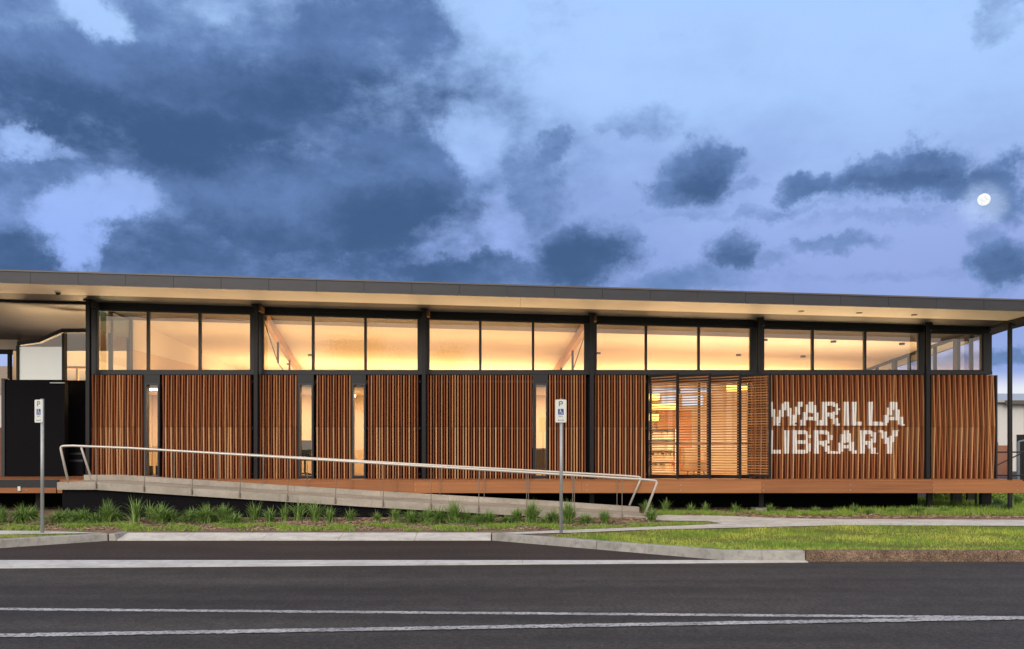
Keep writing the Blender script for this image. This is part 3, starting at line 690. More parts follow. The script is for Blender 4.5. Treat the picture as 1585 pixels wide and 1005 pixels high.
def area(name,loc,sx,sy,watt,col,up=False,rot=None):
    l=bpy.data.lights.new(name,'AREA'); l.shape='RECTANGLE'; l.size=sx; l.size_y=sy; l.energy=watt; l.color=col
    o=bpy.data.objects.new(name,l); C.objects.link(o); o.location=loc; o.rotation_euler=rot or ((R(180),0,0) if up else (0,0,0)); return o
WARM=(1,.56,.21); WARM2=(1,.66,.34)
area('trough_lamp',(-3.55,31.5,2.68),13.2,.4,640,WARM,True)
area('trough_lamp',(7.7,30.5,2.98),8.0,.4,250,WARM,True)
area('added_soffit_fill',(-3.7,22.75,3.54),13.6,.25,230,WARM2,True,(R(218),0,0))  # unseen lamp added inside, tilted outward to brighten the soffit
part(MB().box(3.6,11.8,22.6,22.9,3.50,3.53),'fill_lamp_shelf',m_ceil)  # shelf added to carry the soffit fill lamp
area('added_soffit_fill',(7.7,22.75,3.58),8.0,.25,170,WARM2,True,(R(215),0,0))  # same added soffit fill for the right bays
area('added_ceiling_fill',(-3.7,25.2,3.53),13.6,.3,150,WARM,True)  # unseen fill lamp added to even out the glow on the ceiling
area('added_ceiling_fill',(7.7,24.6,3.0),8.0,.3,170,WARM2,True)  # matching added ceiling fill over the open hall
area('room_lamp',(-3.7,24.0,3.37),13.0,1.2,520,WARM2)
area('hall_lamp',(6.0,25.4,3.46),5.4,2.6,470,WARM2)

# --- interior seen through the louvres
def ib(px0,px1,py0,py1,d,name,m,th=.08):
    return MB().box(PX(px0,d),PX(px1,d),d,d+th,PZ(py1,d),PZ(py0,d)).build(name,m)
def holed(xa,xb,y0,y1,z0,z1,hs,ha,hb):
    b=MB().box(xa,xb,y0,y1,z0,ha).box(xa,xb,y0,y1,hb,z1); x=xa
    for p,q in hs: b.box(x,p,y0,y1,ha,hb); x=q
    b.box(x,xb,y0,y1,ha,hb); return b
HO=((1024,1046),(1056,1089))
part(holed(3.4,12.14,29.2,29.3,DECK,SZ0-.0,[(PX(p,29.2),PX(q,29.2)) for p,q in HO],PZ(628,29.2),SZ0-.06),'hall_wall',m_wall_i)
part(MB().box(4.9,6.05,28.7,29.15,DECK,3.1),'timber_core',m_ply)
o=MB().box(3.55,4.55,27.9,28.2,DECK,DECK+1.75); 
# shelf with books
sh=tag(empty('bookshelf',(PX(1020,27),27,DECK)),'pale bookshelf behind the leftmost louvre panel','shelf')
b=MB().box(-.55,-.52,0,.3,0,1.4).box(.52,.55,0,.3,0,1.4).box(-.52,.52,.28,.3,0,1.4)
for z in (0.02,.36,.70,1.04,1.37): b.box(-.52,.52,0,.28,z,z+.025)
b.build('case',m_white,sh)
for z in (.045,.385,.725,1.065):
    b=MB(); x=-.5
    while x<.45:
        wd=random.uniform(.02,.05); b.box(x,x+wd,.05,.24,z,z+random.uniform(.18,.28)); x+=wd+.003
    b.build('book_row',mat('book_covers',(.75,.6,.42),.6,0,20,color2=(.35,.3,.25),island=.9),sh)
# round reading chair behind the second louvre panel
def tub_chair(name,loc,rz,m,label):
    r=tag(empty(name,loc,rz),label,'chair')
    b=MB().disc((0,0,.12),.36,.30,24); b.build('seat',m,r,bevel=.03)
    b=MB(); n=16
    for i in range(n):
        a0,a1=R(10+160*i/n),R(10+160*(i+1)/n)
        def pt(a,rr,z): return (rr*math.cos(a),rr*math.sin(a),z)
        b.hexa([pt(a0,.33,.30),pt(a0,.42,.30),pt(a1,.42,.30),pt(a1,.33,.30),pt(a0,.35,.78),pt(a0,.42,.78),pt(a1,.42,.78),pt(a1,.35,.78)])
    b.build('backrest',m,r)
    for i in range(4):
        a=R(45+90*i); MB().tube([(.26*math.cos(a),.26*math.sin(a),0),(.22*math.cos(a),.22*math.sin(a),.13)],.018,8).build('leg',m_blk,r)
    return r
m_fab=mat('brown_fabric',(.26,.18,.12),.9,.2,30); m_fab2=mat('tan_fabric',(.5,.38,.27),.9,.1,30)
tub_chair('tub_chair',(PX(1077,25.2),25.2,DECK),R(20),m_fab2,'tan tub chair behind the second louvre panel')
tub_chair('tub_chair',(PX(833,23.6),23.6,DECK),R(160),m_fab,'brown tub chair inside the narrow window behind the right sign')
# office chair and desk behind the second narrow window
ch=tag(empty('office_chair',(PX(472,23.3),23.3,DECK)),'black office chair inside the narrow window left of the closest pair','chair')
MB().box(-.24,.24,-.22,.22,.44,.51).build('seat',m_blk,ch,bevel=.02)
MB().box(-.22,.12,.2,.25,.52,1.0).build('backrest',m_blk,ch,bevel=.02)
b=MB().tube([(0,0,.08),(0,0,.44)],.03,10)
for i in range(5): a=R(72*i); b.tube([(0,0,.10),(.27*math.cos(a),.27*math.sin(a),.05)],.02,6)
b.build('base',m_blk,ch)
dk=tag(empty('desk',(PX(477,24.4),24.4,DECK)),'dark desk beyond the black office chair','desk')
MB().box(-.7,.7,-.3,.3,.70,.735).build('desk_top',m_blk,dk)
for x in (-.66,.66):
    for y in (-.26,.26): MB().box(x-.02,x+.02,y-.02,y+.02,0,.70).build('leg',m_blk,dk)
tb=tag(empty('side_table',(PX(239,23.6),23.6,DECK)),'small timber table inside the leftmost narrow window','table')
MB().box(-.4,.4,-.25,.25,.68,.71).build('table_top',m_beam,tb)
for x in (-.36,.36):
    for y in (-.2,.2): MB().box(x-.02,x+.02,y-.02,y+.02,0,.68).build('leg',m_blk,tb)
for i,dx in enumerate((-.12,.12)):
    tag(MB().box(-.07,.07,-.05,.05,0,.3).build('bin',m_blk,bevel=.01,off=(0,0,0)),('left' if i==0 else 'right')+' of two small black bins beneath the timber table','bin','bins under the table').location=(PX(239,23.2)+dx,23.2,DECK)
# poster on the ply core
tag(MB().box(PX(1034,27.1),PX(1046,27.1),27.1,27.12,PZ(735,27.1),PZ(705,27.1)).build('banner',mat('red_banner',(.55,.12,.04),.5,.1,8)),'narrow orange red banner low behind the leftmost louvre panel','banner')

# --- deck
DY=20.97; DX0,DX1=-19.0,PX(1583,DY)
b=MB(); y=DY
while y<21.95:
    b.box(DX0,DX1,y,min(y+.088,21.985),DECK-.03,DECK-.002); y+=.094
y=22.0
while y<29: b.box(DX0,-10.96,y,y+.088,DECK-.03,DECK-.002); y+=.094
part(b,'deck_boards',m_deck)
b=MB(); zb=PZ(763.2,DY)
jn=[PX(88,DY)+.03]+[PX(p,DY) for p in (330,640,900,1178,1443)]+[DX1]
for xa,xb in zip(jn[:-1],jn[1:]): b.box(xa+.002,xb-.002,DY-.04,DY-.003,zb,DECK-.034)
b.box(DX1-.002,DX1+.03,DY-.04,22.1,zb,DECK-.034)
b.box(DX0,PX(88,DY),DY-.04,DY-.003,zb,DECK-.185)
part(b,'deck_fascia',m_deck)
b=MB()
for p in (343,640,905,1050,1178,1312,1440,1570,40):
    for dz in (.07,.2): b.disc((PX(p,DY)+.05,DY-.048,zb+dz),.012,.008,10,'y')
part(b,'fixing_bolts',m_galv)
part(MB().box(DX0,PX(92,DY),DY-.06,DY-.003,DECK-.18,DECK-.0),'deck_edge',m_frame)
part(MB().box(-19,10.75,22.6,22.7,.1,DECK-.15),'underfloor_shade_wall',m_undershade)  # black sheet added to keep the space under the deck in shade
part(MB().box(-19,12.3,DY+.02,22.6,DECK-.3,DECK-.05),'floor_frame',m_undershade)
for p,d,h in ((916,21.6,.06),(1178,21.6,.06),(1438.5,21.6,.065),(655,21.6,.06),(1480,23.5,.13),(1502,24.6,.10),(1510.5,22.6,.025),(1525,22.2,.125),(60,21.6,.06)):
    x=PX(p,d); part(MB().box(x-h,x+h,d-h*.6,d+h*.6,.2,DECK-.05),'stump',m_steel)
part(MB().tube([(12.26,21.0,.2),(12.26,21.0,DECK-.05)],.055,12),'stump',m_steel)
for p,d in ((1178,21.55),(1438.5,21.55)):
    x=PX(p,d); part(MB().box(x-.2,x+.2,d-.2,d+.2,hz(d)-.1,hz(d)+.05),'pad_footing',m_conc)
tag(MB().box(PX(32,DY)-.035,PX(32,DY)+.035,DY-.075,DY-.043,PZ(760,DY),PZ(753,DY)).build('junction_box',m_signw,bevel=.006),'small white junction box on the left deck edge','box')

# --- entrance recess at the left
E=23.5
part(MB().box(PX(8,E),PX(100,E),E,E+.2,DECK,PZ(588,E)),'entry_wall',m_black)
part(MB().box(PX(99,24.4),PX(137,24.4),24.4,24.5,DECK,PZ(589,24.4)),'entry_wall',m_black)
part(MB().box(PX(3,E),PX(8,E),E-.03,E+.2,DECK,PZ(586,E)),'entry_trim',m_fascia)
fr=MB(); hb=.11
pl=[(28,529),(62,524.5),(97,509),(134,509)]
for (xa,ya),(xb,yb) in zip(pl[:-1],pl[1:]):
    A=(PX(xa,E),PZ(ya,E));Bq=(PX(xb,E),PZ(yb,E)); fr.hexa([(A[0],E-.05,A[1]-hb),(Bq[0],E-.05,Bq[1]-hb),(Bq[0],E+.1,Bq[1]-hb),(A[0],E+.1,A[1]-hb),(A[0],E-.05,A[1]),(Bq[0],E-.05,Bq[1]),(Bq[0],E+.1,Bq[1]),(A[0],E+.1,A[1])])
for p,t,wd in ((28,531,.05),(99,512,.07)): fr.box(PX(p,E)-wd/2,PX(p,E)+wd/2,E-.05,E+.1,PZ(588,E),PZ(t,E)-hb*.7)
fo=part(fr,'entry_window',m_steel)
m_skypane=mat('sky_reflection_panel',(.74,.82,.86),.22,.05,.6,metal=.35)  # pale bluish colour imitates bright sky reflected in this glass
g=MB().box(PX(29.5,E),PX(97.5,E),E,E+.02,PZ(588,E),PZ(537,E)); wsub(g,'sky_reflection_panel',m_skypane,fo)
g=MB(); g.v+=[(PX(29.5,E),E+.01,PZ(537,E)),(PX(97.5,E),E+.01,PZ(537,E)),(PX(97.5,E),E+.01,PZ(511,E)),(PX(62,E),E+.01,PZ(526,E)),(PX(29.5,E),E+.01,PZ(530,E))]; g.face((0,1,2,3,4)); wsub(g,'glass_pane',m_glass,fo)
g=MB(); g.v+=[(PX(101,E),E+.03,PZ(588,E)),(PX(134,E),E+.03,PZ(588,E)),(PX(134,E),E+.03,PZ(511,E)),(PX(101,E),E+.03,PZ(511,E))]; g.face((0,1,2,3)); wsub(g,'glass_pane',m_glass,fo)
wsub(MB().box(PX(100,25),PX(140,25),25,25.08,PZ(571,25),PZ(567,25)).box(PX(119,25)-.03,PX(119,25)+.03,25,25.06,PZ(590,25),PZ(571,25)),'inner_rail',m_beam,fo)
# lit lobby behind, and glazing further back
part(MB().box(PX(20,27),-10.9,27,27.1,DECK,4.9),'lobby_wall',m_wall_i)
area('lobby_lamp',(-13.4,25.4,3.3),3.5,.8,300,WARM2,True,(R(200),0,0))
f=MB(); d=28.6
f.box(-19,PX(20,d),d,d+.1,PZ(548,d),PZ(541,d)); 
for p in (-60,-25,14,26): f.box(PX(p,d)-.05,PX(p,d)+.05,d-.01,d+.09,DECK,PZ(541,d))
fo=part(f,'lobby_window',m_steel)
g=MB(); g.v+=[(-19,d+.05,DECK),(PX(27,d),d+.05,DECK),(PX(27,d),d+.05,PZ(541,d)),(-19,d+.05,PZ(541,d))]; g.face((0,1,2,3)); wsub(g,'glass_pane',m_glass,fo)
part(MB().box(-19,PX(27,d),d,d+.12,PZ(541,d),sof(-15)),'lobby_bulkhead',m_soff)
part(MB().box(-26,-11,33,33.1,DECK,5),'lobby_rear_wall',mat('brown_wall',(.22,.15,.11),.7,.2,1))
part(MB().box(-19,PX(4,24.2),24.2,24.3,PZ(662,24.2),PZ(612,24.2)),'white_panel',m_white)
part(MB().box(-19,PX(4,24.2),24.2,24.34,DECK,PZ(662,24.2)-.002),'brick_base',mat('brick_base',(.24,.12,.08),.85,.25,18))
slopebar_b=MB(); slopebar(slopebar_b,XL,-11.4,25.6,25.75,-.10,-.0); part(slopebar_b,'canopy_beam',m_steel)
# black box with grey horizontal bands across its front
bx=tag(empty('banded_cabinet',(PX(116,23.9),23.9,DECK)),'black cabinet with grey horizontal bands at the head of the ramp','cabinet')
MB().box(-.24,.24,0,.35,0,.86).build('cabinet',m_black,bx,bevel=.01)
for z,h in ((.82,.05),(.60,.05),(.40,.06)): MB().box(-.235,.235,-.012,-.001,z,z+h).build('band',m_fascia,bx)
tag(MB().box(-.2,.2,-.04,.02,0,.035).build('door_closer',m_galv,bevel=.008),'pale metal bar fixed to the top of the black entry wall','bar').location=(PX(90,E),E-.025,PZ(594,E))
sc_=tag(empty('security_camera',(PX(90,20.6),20.6,sof(PX(90,20.6))+.004)),'small dark dome camera hanging from the left soffit','camera')
MB().disc((0,0,-.035),.075,.035,18).build('base',m_signw,sc_)
b=MB(); seg=14
prof=[(.06,-.035),(.055,-.06),(.04,-.08),(.015,-.092)]
for r_,z in prof:
    for k in range(seg): b.v.append((r_*math.cos(2*math.pi*k/seg),r_*math.sin(2*math.pi*k/seg),z))
for i in range(3):
    for k in range(seg): b.face((i*seg+k,(i+1)*seg+k,(i+1)*seg+(k+1)%seg,i*seg+(k+1)%seg))
b.face(tuple(3*seg+k for k in range(seg-1,-1,-1))); b.build('dome',m_blk,sc_,smooth=True)

# ------------------------------------------------------------------ access ramp
RM=tag(empty('access_ramp',(-3.5,20.1,.2)),'long pale concrete wheelchair ramp with stainless handrails before the battens','ramp')
bpy.context.view_layer.update()
def rpart(mb,name,m,parent=None,**k):
    o=mb.build(name,m,**k)
    if parent is None: o.parent=RM; o.matrix_parent_inverse=RM.matrix_world.inverted()
    else: o.parent=parent
    return o
RF,RB=19.5,20.9
rx=[PX(88,RF),PX(148,RF),PX(400,RF),PX(640,RF),PX(960,RF),PX(1003,RF)]
rz=[1.035,1.035,.796,.574,.315,.252]
def rtop(x): return float(np.interp(x,rx,rz))
b=MB(); js=list(np.linspace(rx[1],rx[-1],7)); js=[rx[0]]+js
for xa,xb in zip(js[:-1],js[1:]):
    xa+=.0015; xb-=.0015
    za,zb=rtop(xa),rtop(xb); ba,bb=za-.17,zb-.17
    b.hexa([(xa,RF,ba),(xb,RF,bb),(xb,RB,bb),(xa,RB,ba),(xa,RF,za),(xb,RF,zb),(xb,RB,zb),(xa,RB,za)])
rpart(b,'slab',m_ramp,bevel=.004)
b=MB(); jk=[PX(132,RB)]+js[1:]
for xa,xb in zip(jk[:-1],jk[1:]):
    xa+=.0015; xb-=.0015
    za,zb=rtop(xa),rtop(xb)
    b.hexa([(xa,RB-.08,za+.001),(xb,RB-.08,zb+.001),(xb,RB+.04,zb+.001),(xa,RB+.04,za+.001),(xa,RB-.08,za+.13),(xb,RB-.08,zb+.13),(xb,RB+.04,zb+.13),(xa,RB+.04,za+.13)])
rpart(b,'rear_kerb',m_ramp,bevel=.004)
b=MB(); b.prism([(PX(92,RF),.1),(2.4,.1),(2.4,rtop(2.4)-.172)]+[(x,rtop(x)-.172) for x in (rx[4],rx[3],rx[2],rx[1])]+[(PX(92,RF),rtop(rx[0])-.172)],'y',RF+.12,RB)
b.v=[tuple(v) for v in b.v]
rpart(b,'base_wall',m_black)
def rail(y,pts,posts,plates,side):
    o=MB(); P=[]
    # round the corners
    pts=[Vector(p) for p in pts]
    P=[pts[0]]
    for i in range(1,len(pts)-1):
        a,c,e=pts[i-1],pts[i],pts[i+1]; rr=.09
        if (a-c).normalized().angle((e-c).normalized())>R(165): P.append(c); continue
        p0=c+(a-c).normalized()*rr; p1=c+(e-c).normalized()*rr
        for k in range(6):
            t=k/5; P.append(p0*(1-t)**2+c*2*t*(1-t)+p1*t*t)
    P.append(pts[-1])
    h=rpart(o.tube(P,.0265,12),'handrail',m_rail,smooth=True)
    line=[p for p in pts[1:-1]]
    def rz_(x): return float(np.interp(x,[p.x for p in line],[p.z for p in line]))
    for x in posts:
        b=MB(); yb=y-.12 if side<0 else y
        zt=rz_(x)-.02; z0=rtop(x)
        if side<0:
            b.tube([(x,y,zt),(x,y,z0+.02),(x,RF-.03,z0-.02),(x,RF-.03,z0-.13)],.009,8)
            b.box(x-.02,x+.02,RF-.016,RF-.001,z0-.14,z0-.03)
            b.disc((x,RF-.05,z0-.06),.013,.03,8,'y'); b.disc((x,RF-.05,z0-.11),.013,.03,8,'y')
        else: b.tube([(x,y,zt),(x,y,z0+.12)],.009,8); b.box(x-.03,x+.03,y-.03,y+.03,z0+.131,z0+.137)
        q=b.build('post',m_sspost); q.parent=h
    return h
yf=RF+.02
rail(yf,[(PX(105.5,yf),yf,rtop(rx[0])),(PX(93,yf),yf,1.865),(PX(112,yf),yf,1.872),(PX(200,yf),yf,1.82),(PX(400,yf),yf,1.64),(PX(640,yf),yf,1.42),(PX(960,yf),yf,1.13),(PX(992,yf),yf,1.105),(PX(1018,yf),yf,1.07),(PX(997,yf),yf,rtop(3.0))],
     [PX(150+73.9*k,yf) for k in range(12)],True,-1)
yr=RB-.06
rail(yr,[(PX(142,yr),yr,1.04),(PX(125,yr),yr,1.865),(PX(145,yr),yr,1.855),(PX(200,yr),yr,1.815),(PX(400,yr),yr,1.645),(PX(640,yr),yr,1.43),(PX(960,yr),yr,1.15),(PX(975,yr),yr,1.135),(PX(993,yr),yr,1.11),(PX(974,yr),yr,rtop(2.8)+.13)],
     [PX(955-68.5*k,yr) for k in range(12)],False,1)

# ------------------------------------------------------------------ parking signs
def arcpts(cx,cy,r,a0,a1,n=14): return [(cx+r*math.cos(R(a0+(a1-a0)*i/n)),cy+r*math.sin(R(a0+(a1-a0)*i/n))) for i in range(n+1)]
def strokes(b,pts,wd,y):
    for (x0,z0),(x1,z1) in zip(pts[:-1],pts[1:]):
        dx,dz=x1-x0,z1-z0; Ln=math.hypot(dx,dz) or 1; ex,ez=dx/Ln*wd*.25,dz/Ln*wd*.25; nx,nz=-dz/Ln*wd/2,dx/Ln*wd/2
        n=len(b.v); b.v+=[(x0-ex+nx,y,z0-ez+nz),(x0-ex-nx,y,z0-ez-nz),(x1+ex-nx,y,z1+ez-nz),(x1+ex+nx,y,z1+ez+nz)]; b.face((n,n+1,n+2,n+3))
def parking_sign(loc,rz,label):
    r=tag(empty('parking_sign',loc,rz),label,'sign','accessible parking signs')
    MB().tube([(0,0,-.05),(0,0,2.66)],.033,14).build('post',m_galv,r,smooth=True)
    cap=MB().disc((0,0,2.66),.036,.012,14); cap.build('post_cap',m_galv,r)
    w_,z0,z1,rd=.112,2.20,2.655,.025
    pts=arcpts(-w_+rd,z0+rd,rd,180,270,5)+arcpts(w_-rd,z0+rd,rd,270,360,5)+arcpts(w_-rd,z1-rd,rd,0,90,5)+arcpts(-w_+rd,z1-rd,rd,90,180,5)
    pl=MB().prism(pts,'y',-.046,-.043).build('sign_plate',m_signw,r)
    MB().box(-.10,.10,-.043,-.033,2.30,2.32).box(-.10,.10,-.043,-.033,2.55,2.57).build('bracket',m_galv,r)
    y=-.0475
    b=MB(); strokes(b,[(-.032,2.525),(-.032,2.615)],.018,y); strokes(b,[(-.032,2.615),(.008,2.615)]+[(.008+.024*math.cos(R(a)),2.591+.024*math.sin(R(a))) for a in range(80,-91,-17)]+[(-.032,2.567)],.016,y-.0002)
    b.build('letter_p',m_green,pl)
    b=MB(); b.v+=[(-.056,y,2.355),(.056,y,2.355),(.056,y,2.47),(-.056,y,2.47)]; b.face((0,1,2,3)); b.build('blue_square',m_blue,pl)
    b=MB(); y2=y-.0012
    b.v+=[( -.012+.010*math.cos(R(a)),y2,2.455+.010*math.sin(R(a))) for a in range(0,360,30)]; b.face(tuple(range(12)))
    strokes(b,[(-.012,2.443),(-.009,2.408)],.012,y2); strokes(b,[(-.009,2.408),(.018,2.408),(.030,2.378),(.040,2.382)],.010,y2-.0002); strokes(b,[(-.011,2.428),(.012,2.428)],.007,y2-.0004)
    strokes(b,arcpts(-.004,2.393,.026,125,350,16),.008,y2-.0006)
    b.build('wheelchair_symbol',m_signw,pl)
    # small word and two-way arrow
    b=MB(); zc=2.325; xs=-.036; hh=.012
    strokes(b,arcpts(xs,zc,.009,0,360,10),.004,y); xs+=.024
    strokes(b,[(xs-.007,zc-hh*.8),(xs-.007,zc+hh*.8),(xs+.007,zc-hh*.8),(xs+.007,zc+hh*.8)],.004,y-.0003); xs+=.023
    strokes(b,[(xs-.006,zc+hh*.8),(xs-.006,zc-hh*.8),(xs+.006,zc-hh*.8)],.004,y-.0006); xs+=.022
    strokes(b,[(xs-.008,zc+hh*.8),(xs,zc),(xs+.008,zc+hh*.8)],.004,y-.0009); strokes(b,[(xs,zc),(xs,zc-hh*.8)],.004,y-.0012)
    b.build('word_only',m_blue,pl)
    b=MB(); za=2.245; strokes(b,[(-.045,za),(.045,za)],.009,y); n=len(b.v)
    for s in (-1,1):
        n=len(b.v); b.v+=[(s*.062,y,za),(s*.040,y,za+.013),(s*.040,y,za-.013)]; b.face((n,n+1,n+2))
    b.build('arrow',m_green,pl)
    return r
s1=parking_sign((PX(65.5,17.0),17.0,hz(17.0)),R(-22),'leftmost parking sign: white plate with green P and wheelchair symbol, before the black wall')
for o in [c for c in C.objects if c.parent==s1 and not c.name.startswith('post')]: o.location.x=-.045
s2=copy_tree(s1); s2.location=(PX(868.5,17.0),17.0,hz(17.0)); s2.rotation_euler=(0,0,R(3)); s2['label']='white parking sign with green P and wheelchair symbol standing before the battens, right of centre'
for o in [c for c in C.objects if c.parent==s2 and not c.name.startswith('post')]: o.location.x=-.010

# ------------------------------------------------------------------ planting
def blades_mesh(name, m, base, hgt, wid, lean, seg=3, curl=.6):
    """base (n,3), hgt (n), wid (n), lean (n) -> one mesh of curved tapering blades"""
    n=len(base); th=rng.uniform(0,2*np.pi,n); ph=th+rng.normal(0,.5,n)+np.pi/2
    V=[];Fc=[]
    ts=np.linspace(0,1,seg+1)
    dirx,diry=np.cos(th),np.sin(th); sx,sy=np.cos(ph),np.sin(ph)
    rows=[]
    for t in ts:
        out=lean*(t**1.7); z=hgt*(t-curl*lean/np.maximum(hgt,1e-3)*.35*t**2.5)
        w_=wid*(1-t**1.5)*.5+.0004
        cx=base[:,0]+dirx*out; cy_=base[:,1]+diry*out; cz=base[:,2]+z
        rows.append(np.stack([cx-sx*w_,cy_-sy*w_,cz],1)); rows.append(np.stack([cx+sx*w_,cy_+sy*w_,cz],1))
    A=np.stack(rows,1).reshape(-1,3); k=2*(seg+1)
    q=np.array([[2*i,2*i+1,2*i+3,2*i+2] for i in range(seg)])
    Fc=(np.arange(n)[:,None,None]*k+q[None]).reshape(-1,4)
    me=bpy.data.meshes.new(name); me.vertices.add(len(A)); me.vertices.foreach_set('co',A.astype(np.float32).ravel())
    me.loops.add(Fc.size); me.loops.foreach_set('vertex_index',Fc.astype(np.int32).ravel())
    me.polygons.add(len(Fc)); me.polygons.foreach_set('loop_start',np.arange(0,Fc.size,4,dtype=np.int32)); me.polygons.foreach_set('loop_total',np.full(len(Fc),4,dtype=np.int32))
    me.update(calc_edges=True); me.materials.append(m); me.validate()
    return me
def link(name,me,**k):
    o=bpy.data.objects.new(name,me); C.objects.link(o); tag(o,**k); return o
def inpoly(P,poly):
    x,y=P[:,0],P[:,1]; c=np.zeros(len(P),bool); j=len(poly)-1
    for i in range(len(poly)):
        xi,yi=poly[i];xj,yj=poly[j]
        if abs(yj-yi)>1e-9:
            cond=((yi>y)!=(yj>y))&(x<(xj-xi)*(y-yi)/(yj-yi)+xi); c^=cond
        j=i
    return c
hzv=lambda y: np.interp(y,[12,13.6,17.0,19.4,21.5,27,40],[.16,.16,.125,.235,.27,.26,.20])
def scatter(poly,n,x0,x1,y0,y1):
    P=np.stack([rng.uniform(x0,x1,n),rng.uniform(y0,y1,n)],1); return P[inpoly(P,poly)]
def patchy(P,s,ph=0): return np.sin(P[:,0]*s+ph)*np.sin(P[:,1]*s*2.3+ph*1.7)+.6*np.sin(P[:,0]*s*2.7+P[:,1]*s*1.9+ph)
P=scatter(lawn,90000,-1.5,16,13.7,18.6)
pt=patchy(P,1.1); keep=rng.uniform(0,1,len(P))<np.clip(.8+.2*pt-.35*(P[:,0]<2.6)*(rng.uniform(0,1,len(P))),.3,1); P=P[keep]; pt=pt[keep]
n=len(P); me=blades_mesh('grass',m_blade,np.c_[P,hzv(P[:,1])-.004],rng.uniform(.018,.058,n)*(1+.35*pt)*(1+.9*(rng.uniform(0,1,n)<.03)),rng.uniform(.004,.008,n),rng.uniform(.0,.04,n),2)
link('grass',me,label='mown green and straw coloured grass blades on the lawn by the kerb',kind='stuff')
P=np.stack([rng.uniform(1.5,16,5200),rng.normal(0,.035,5200)],1); P[:,1]=np.array([zig(x) for x in P[:,0]])-.02+P[:,1]*(1+1.2*(np.sin(P[:,0]*9)>.6)); n=len(P)
me=blades_mesh('grass',m_blade,np.c_[P,hzv(P[:,1])+.0],rng.uniform(.02,.06,n),rng.uniform(.004,.008,n),rng.uniform(.0,.07,n),2)
link('grass',me,label='ragged grass growing over the back of the kerb',kind='stuff')
# left verge strip
gl=gpoly([(-120,829.5),(0,828.5),(60,827.5),(95,827.5),(160,828)])+[(bayL0[0]-.15,bayL0[1]+.2),(bayL1[0]-.1,bayL1[1]+.25),(bayL2[0],14.1)]
P=scatter(gl,22000,-13,-7.6,13.9,18); n=len(P)
me=blades_mesh('grass',m_blade,np.c_[P,hzv(P[:,1])-.004],rng.uniform(.02,.055,n),rng.uniform(.004,.008,n),rng.uniform(0,.03,n),2)
link('grass',me,label='grass blades on the verge left of the parking bay',kind='stuff')
# grass beside/behind
P=scatter(backlawn+[],60000,8,24,19.9,26.3); n=len(P)
me=blades_mesh('grass',m_weed,np.c_[P,hzv(P[:,1])-.004],rng.uniform(.05,.15,n),rng.uniform(.006,.012,n),rng.uniform(0,.08,n),2)
link('grass',me,label='longer grass beneath and beside the right end of the deck',kind='stuff')
# strip of weeds and low plants along the front right of the building
P=np.stack([rng.uniform(3.5,18,26000),20.0+np.abs(rng.normal(0,.45,26000))],1); P=P[(P[:,1]<21.3)&(patchy(P,1.7,2)>-.25)]; n=len(P)
me=blades_mesh('ground_cover',m_weed,np.c_[P,hzv(P[:,1])-.004],rng.uniform(.03,.11,n),rng.uniform(.006,.012,n),rng.uniform(0,.06,n),2)
link('ground_cover',me,label='low weedy grass between footpath and the raised deck',kind='stuff')
# ground cover in the bed
P=np.stack([rng.uniform(-14,3.2,60000),rng.normal(17.85,.28,60000)],1)
P=P[(P[:,1]>17.3)&(P[:,1]<19)&(patchy(P,2.1,1)>.12-.6*(rng.uniform(0,1,len(P))<.12))]; gap=inpoly(P,path)|inpoly(P,lp); P=P[~gap]; n=len(P)
me=blades_mesh('ground_cover',m_weed,np.c_[P,hzv(P[:,1])-.01],rng.uniform(.02,.08,n),rng.uniform(.008,.018,n),rng.uniform(.01,.07,n),2)
link('ground_cover',me,label='patches of bright green ground cover at the front of the mulched bed',kind='stuff')
P=np.stack([rng.uniform(2.4,5.8,9000),rng.uniform(17.6,19.2,9000)],1); P=P[inpoly(P,gpoly([(990,812),(1040,808),(1095,808.5),(1112,810.5),(1080,812.5),(985,816.5),(880,821),(800,824),(760,823),(860,818)]))]; n=len(P)
me=blades_mesh('ground_cover',m_weed,np.c_[P,hzv(P[:,1])-.01],rng.uniform(.02,.06,n),rng.uniform(.006,.014,n),rng.uniform(0,.05,n),2)
link('ground_cover',me,label='green tongue of turf where the two footpaths meet',kind='stuff')
# bark chips
def chips(n,x0,x1,y0,y1,label):
    b=MB()
    for _ in range(n):
        x,y=random.uniform(x0,x1),random.uniform(y0,y1)
        if inpoly(np.array([[x,y]]),path)[0] or inpoly(np.array([[x,y]]),lp)[0]: continue
        z=hz(y)-.008; L_=random.uniform(.02,.06); w_=random.uniform(.008,.02); a=random.uniform(0,6.3); h=random.uniform(.006,.02); t=random.uniform(-.01,.015)
        c,s=math.cos(a),math.sin(a)
        q=[(x+c*u-s*v_,y+s*u+c*v_) for u,v_ in ((-L_,-w_),(L_,-w_),(L_,w_),(-L_,w_))]
        b.hexa([(*q[0],z),(*q[1],z+t),(*q[2],z+t),(*q[3],z),(*q[0],z+h),(*q[1],z+h+t),(*q[2],z+h+t),(*q[3],z+h)])
    tag(b.build('mulch_chips',m_chip),label,kind='stuff')
m_chip=mat('bark_chips',(.50,.38,.29),.9,0,3,color2=(.10,.065,.045),island=.9,spec=.1)
chips(5200,-14,3.3,17.45,19.45,'bark chips scattered over the planting bed')
chips(1500,4,14,19.4,21.2,'bark chips along the edge of the right footpath')
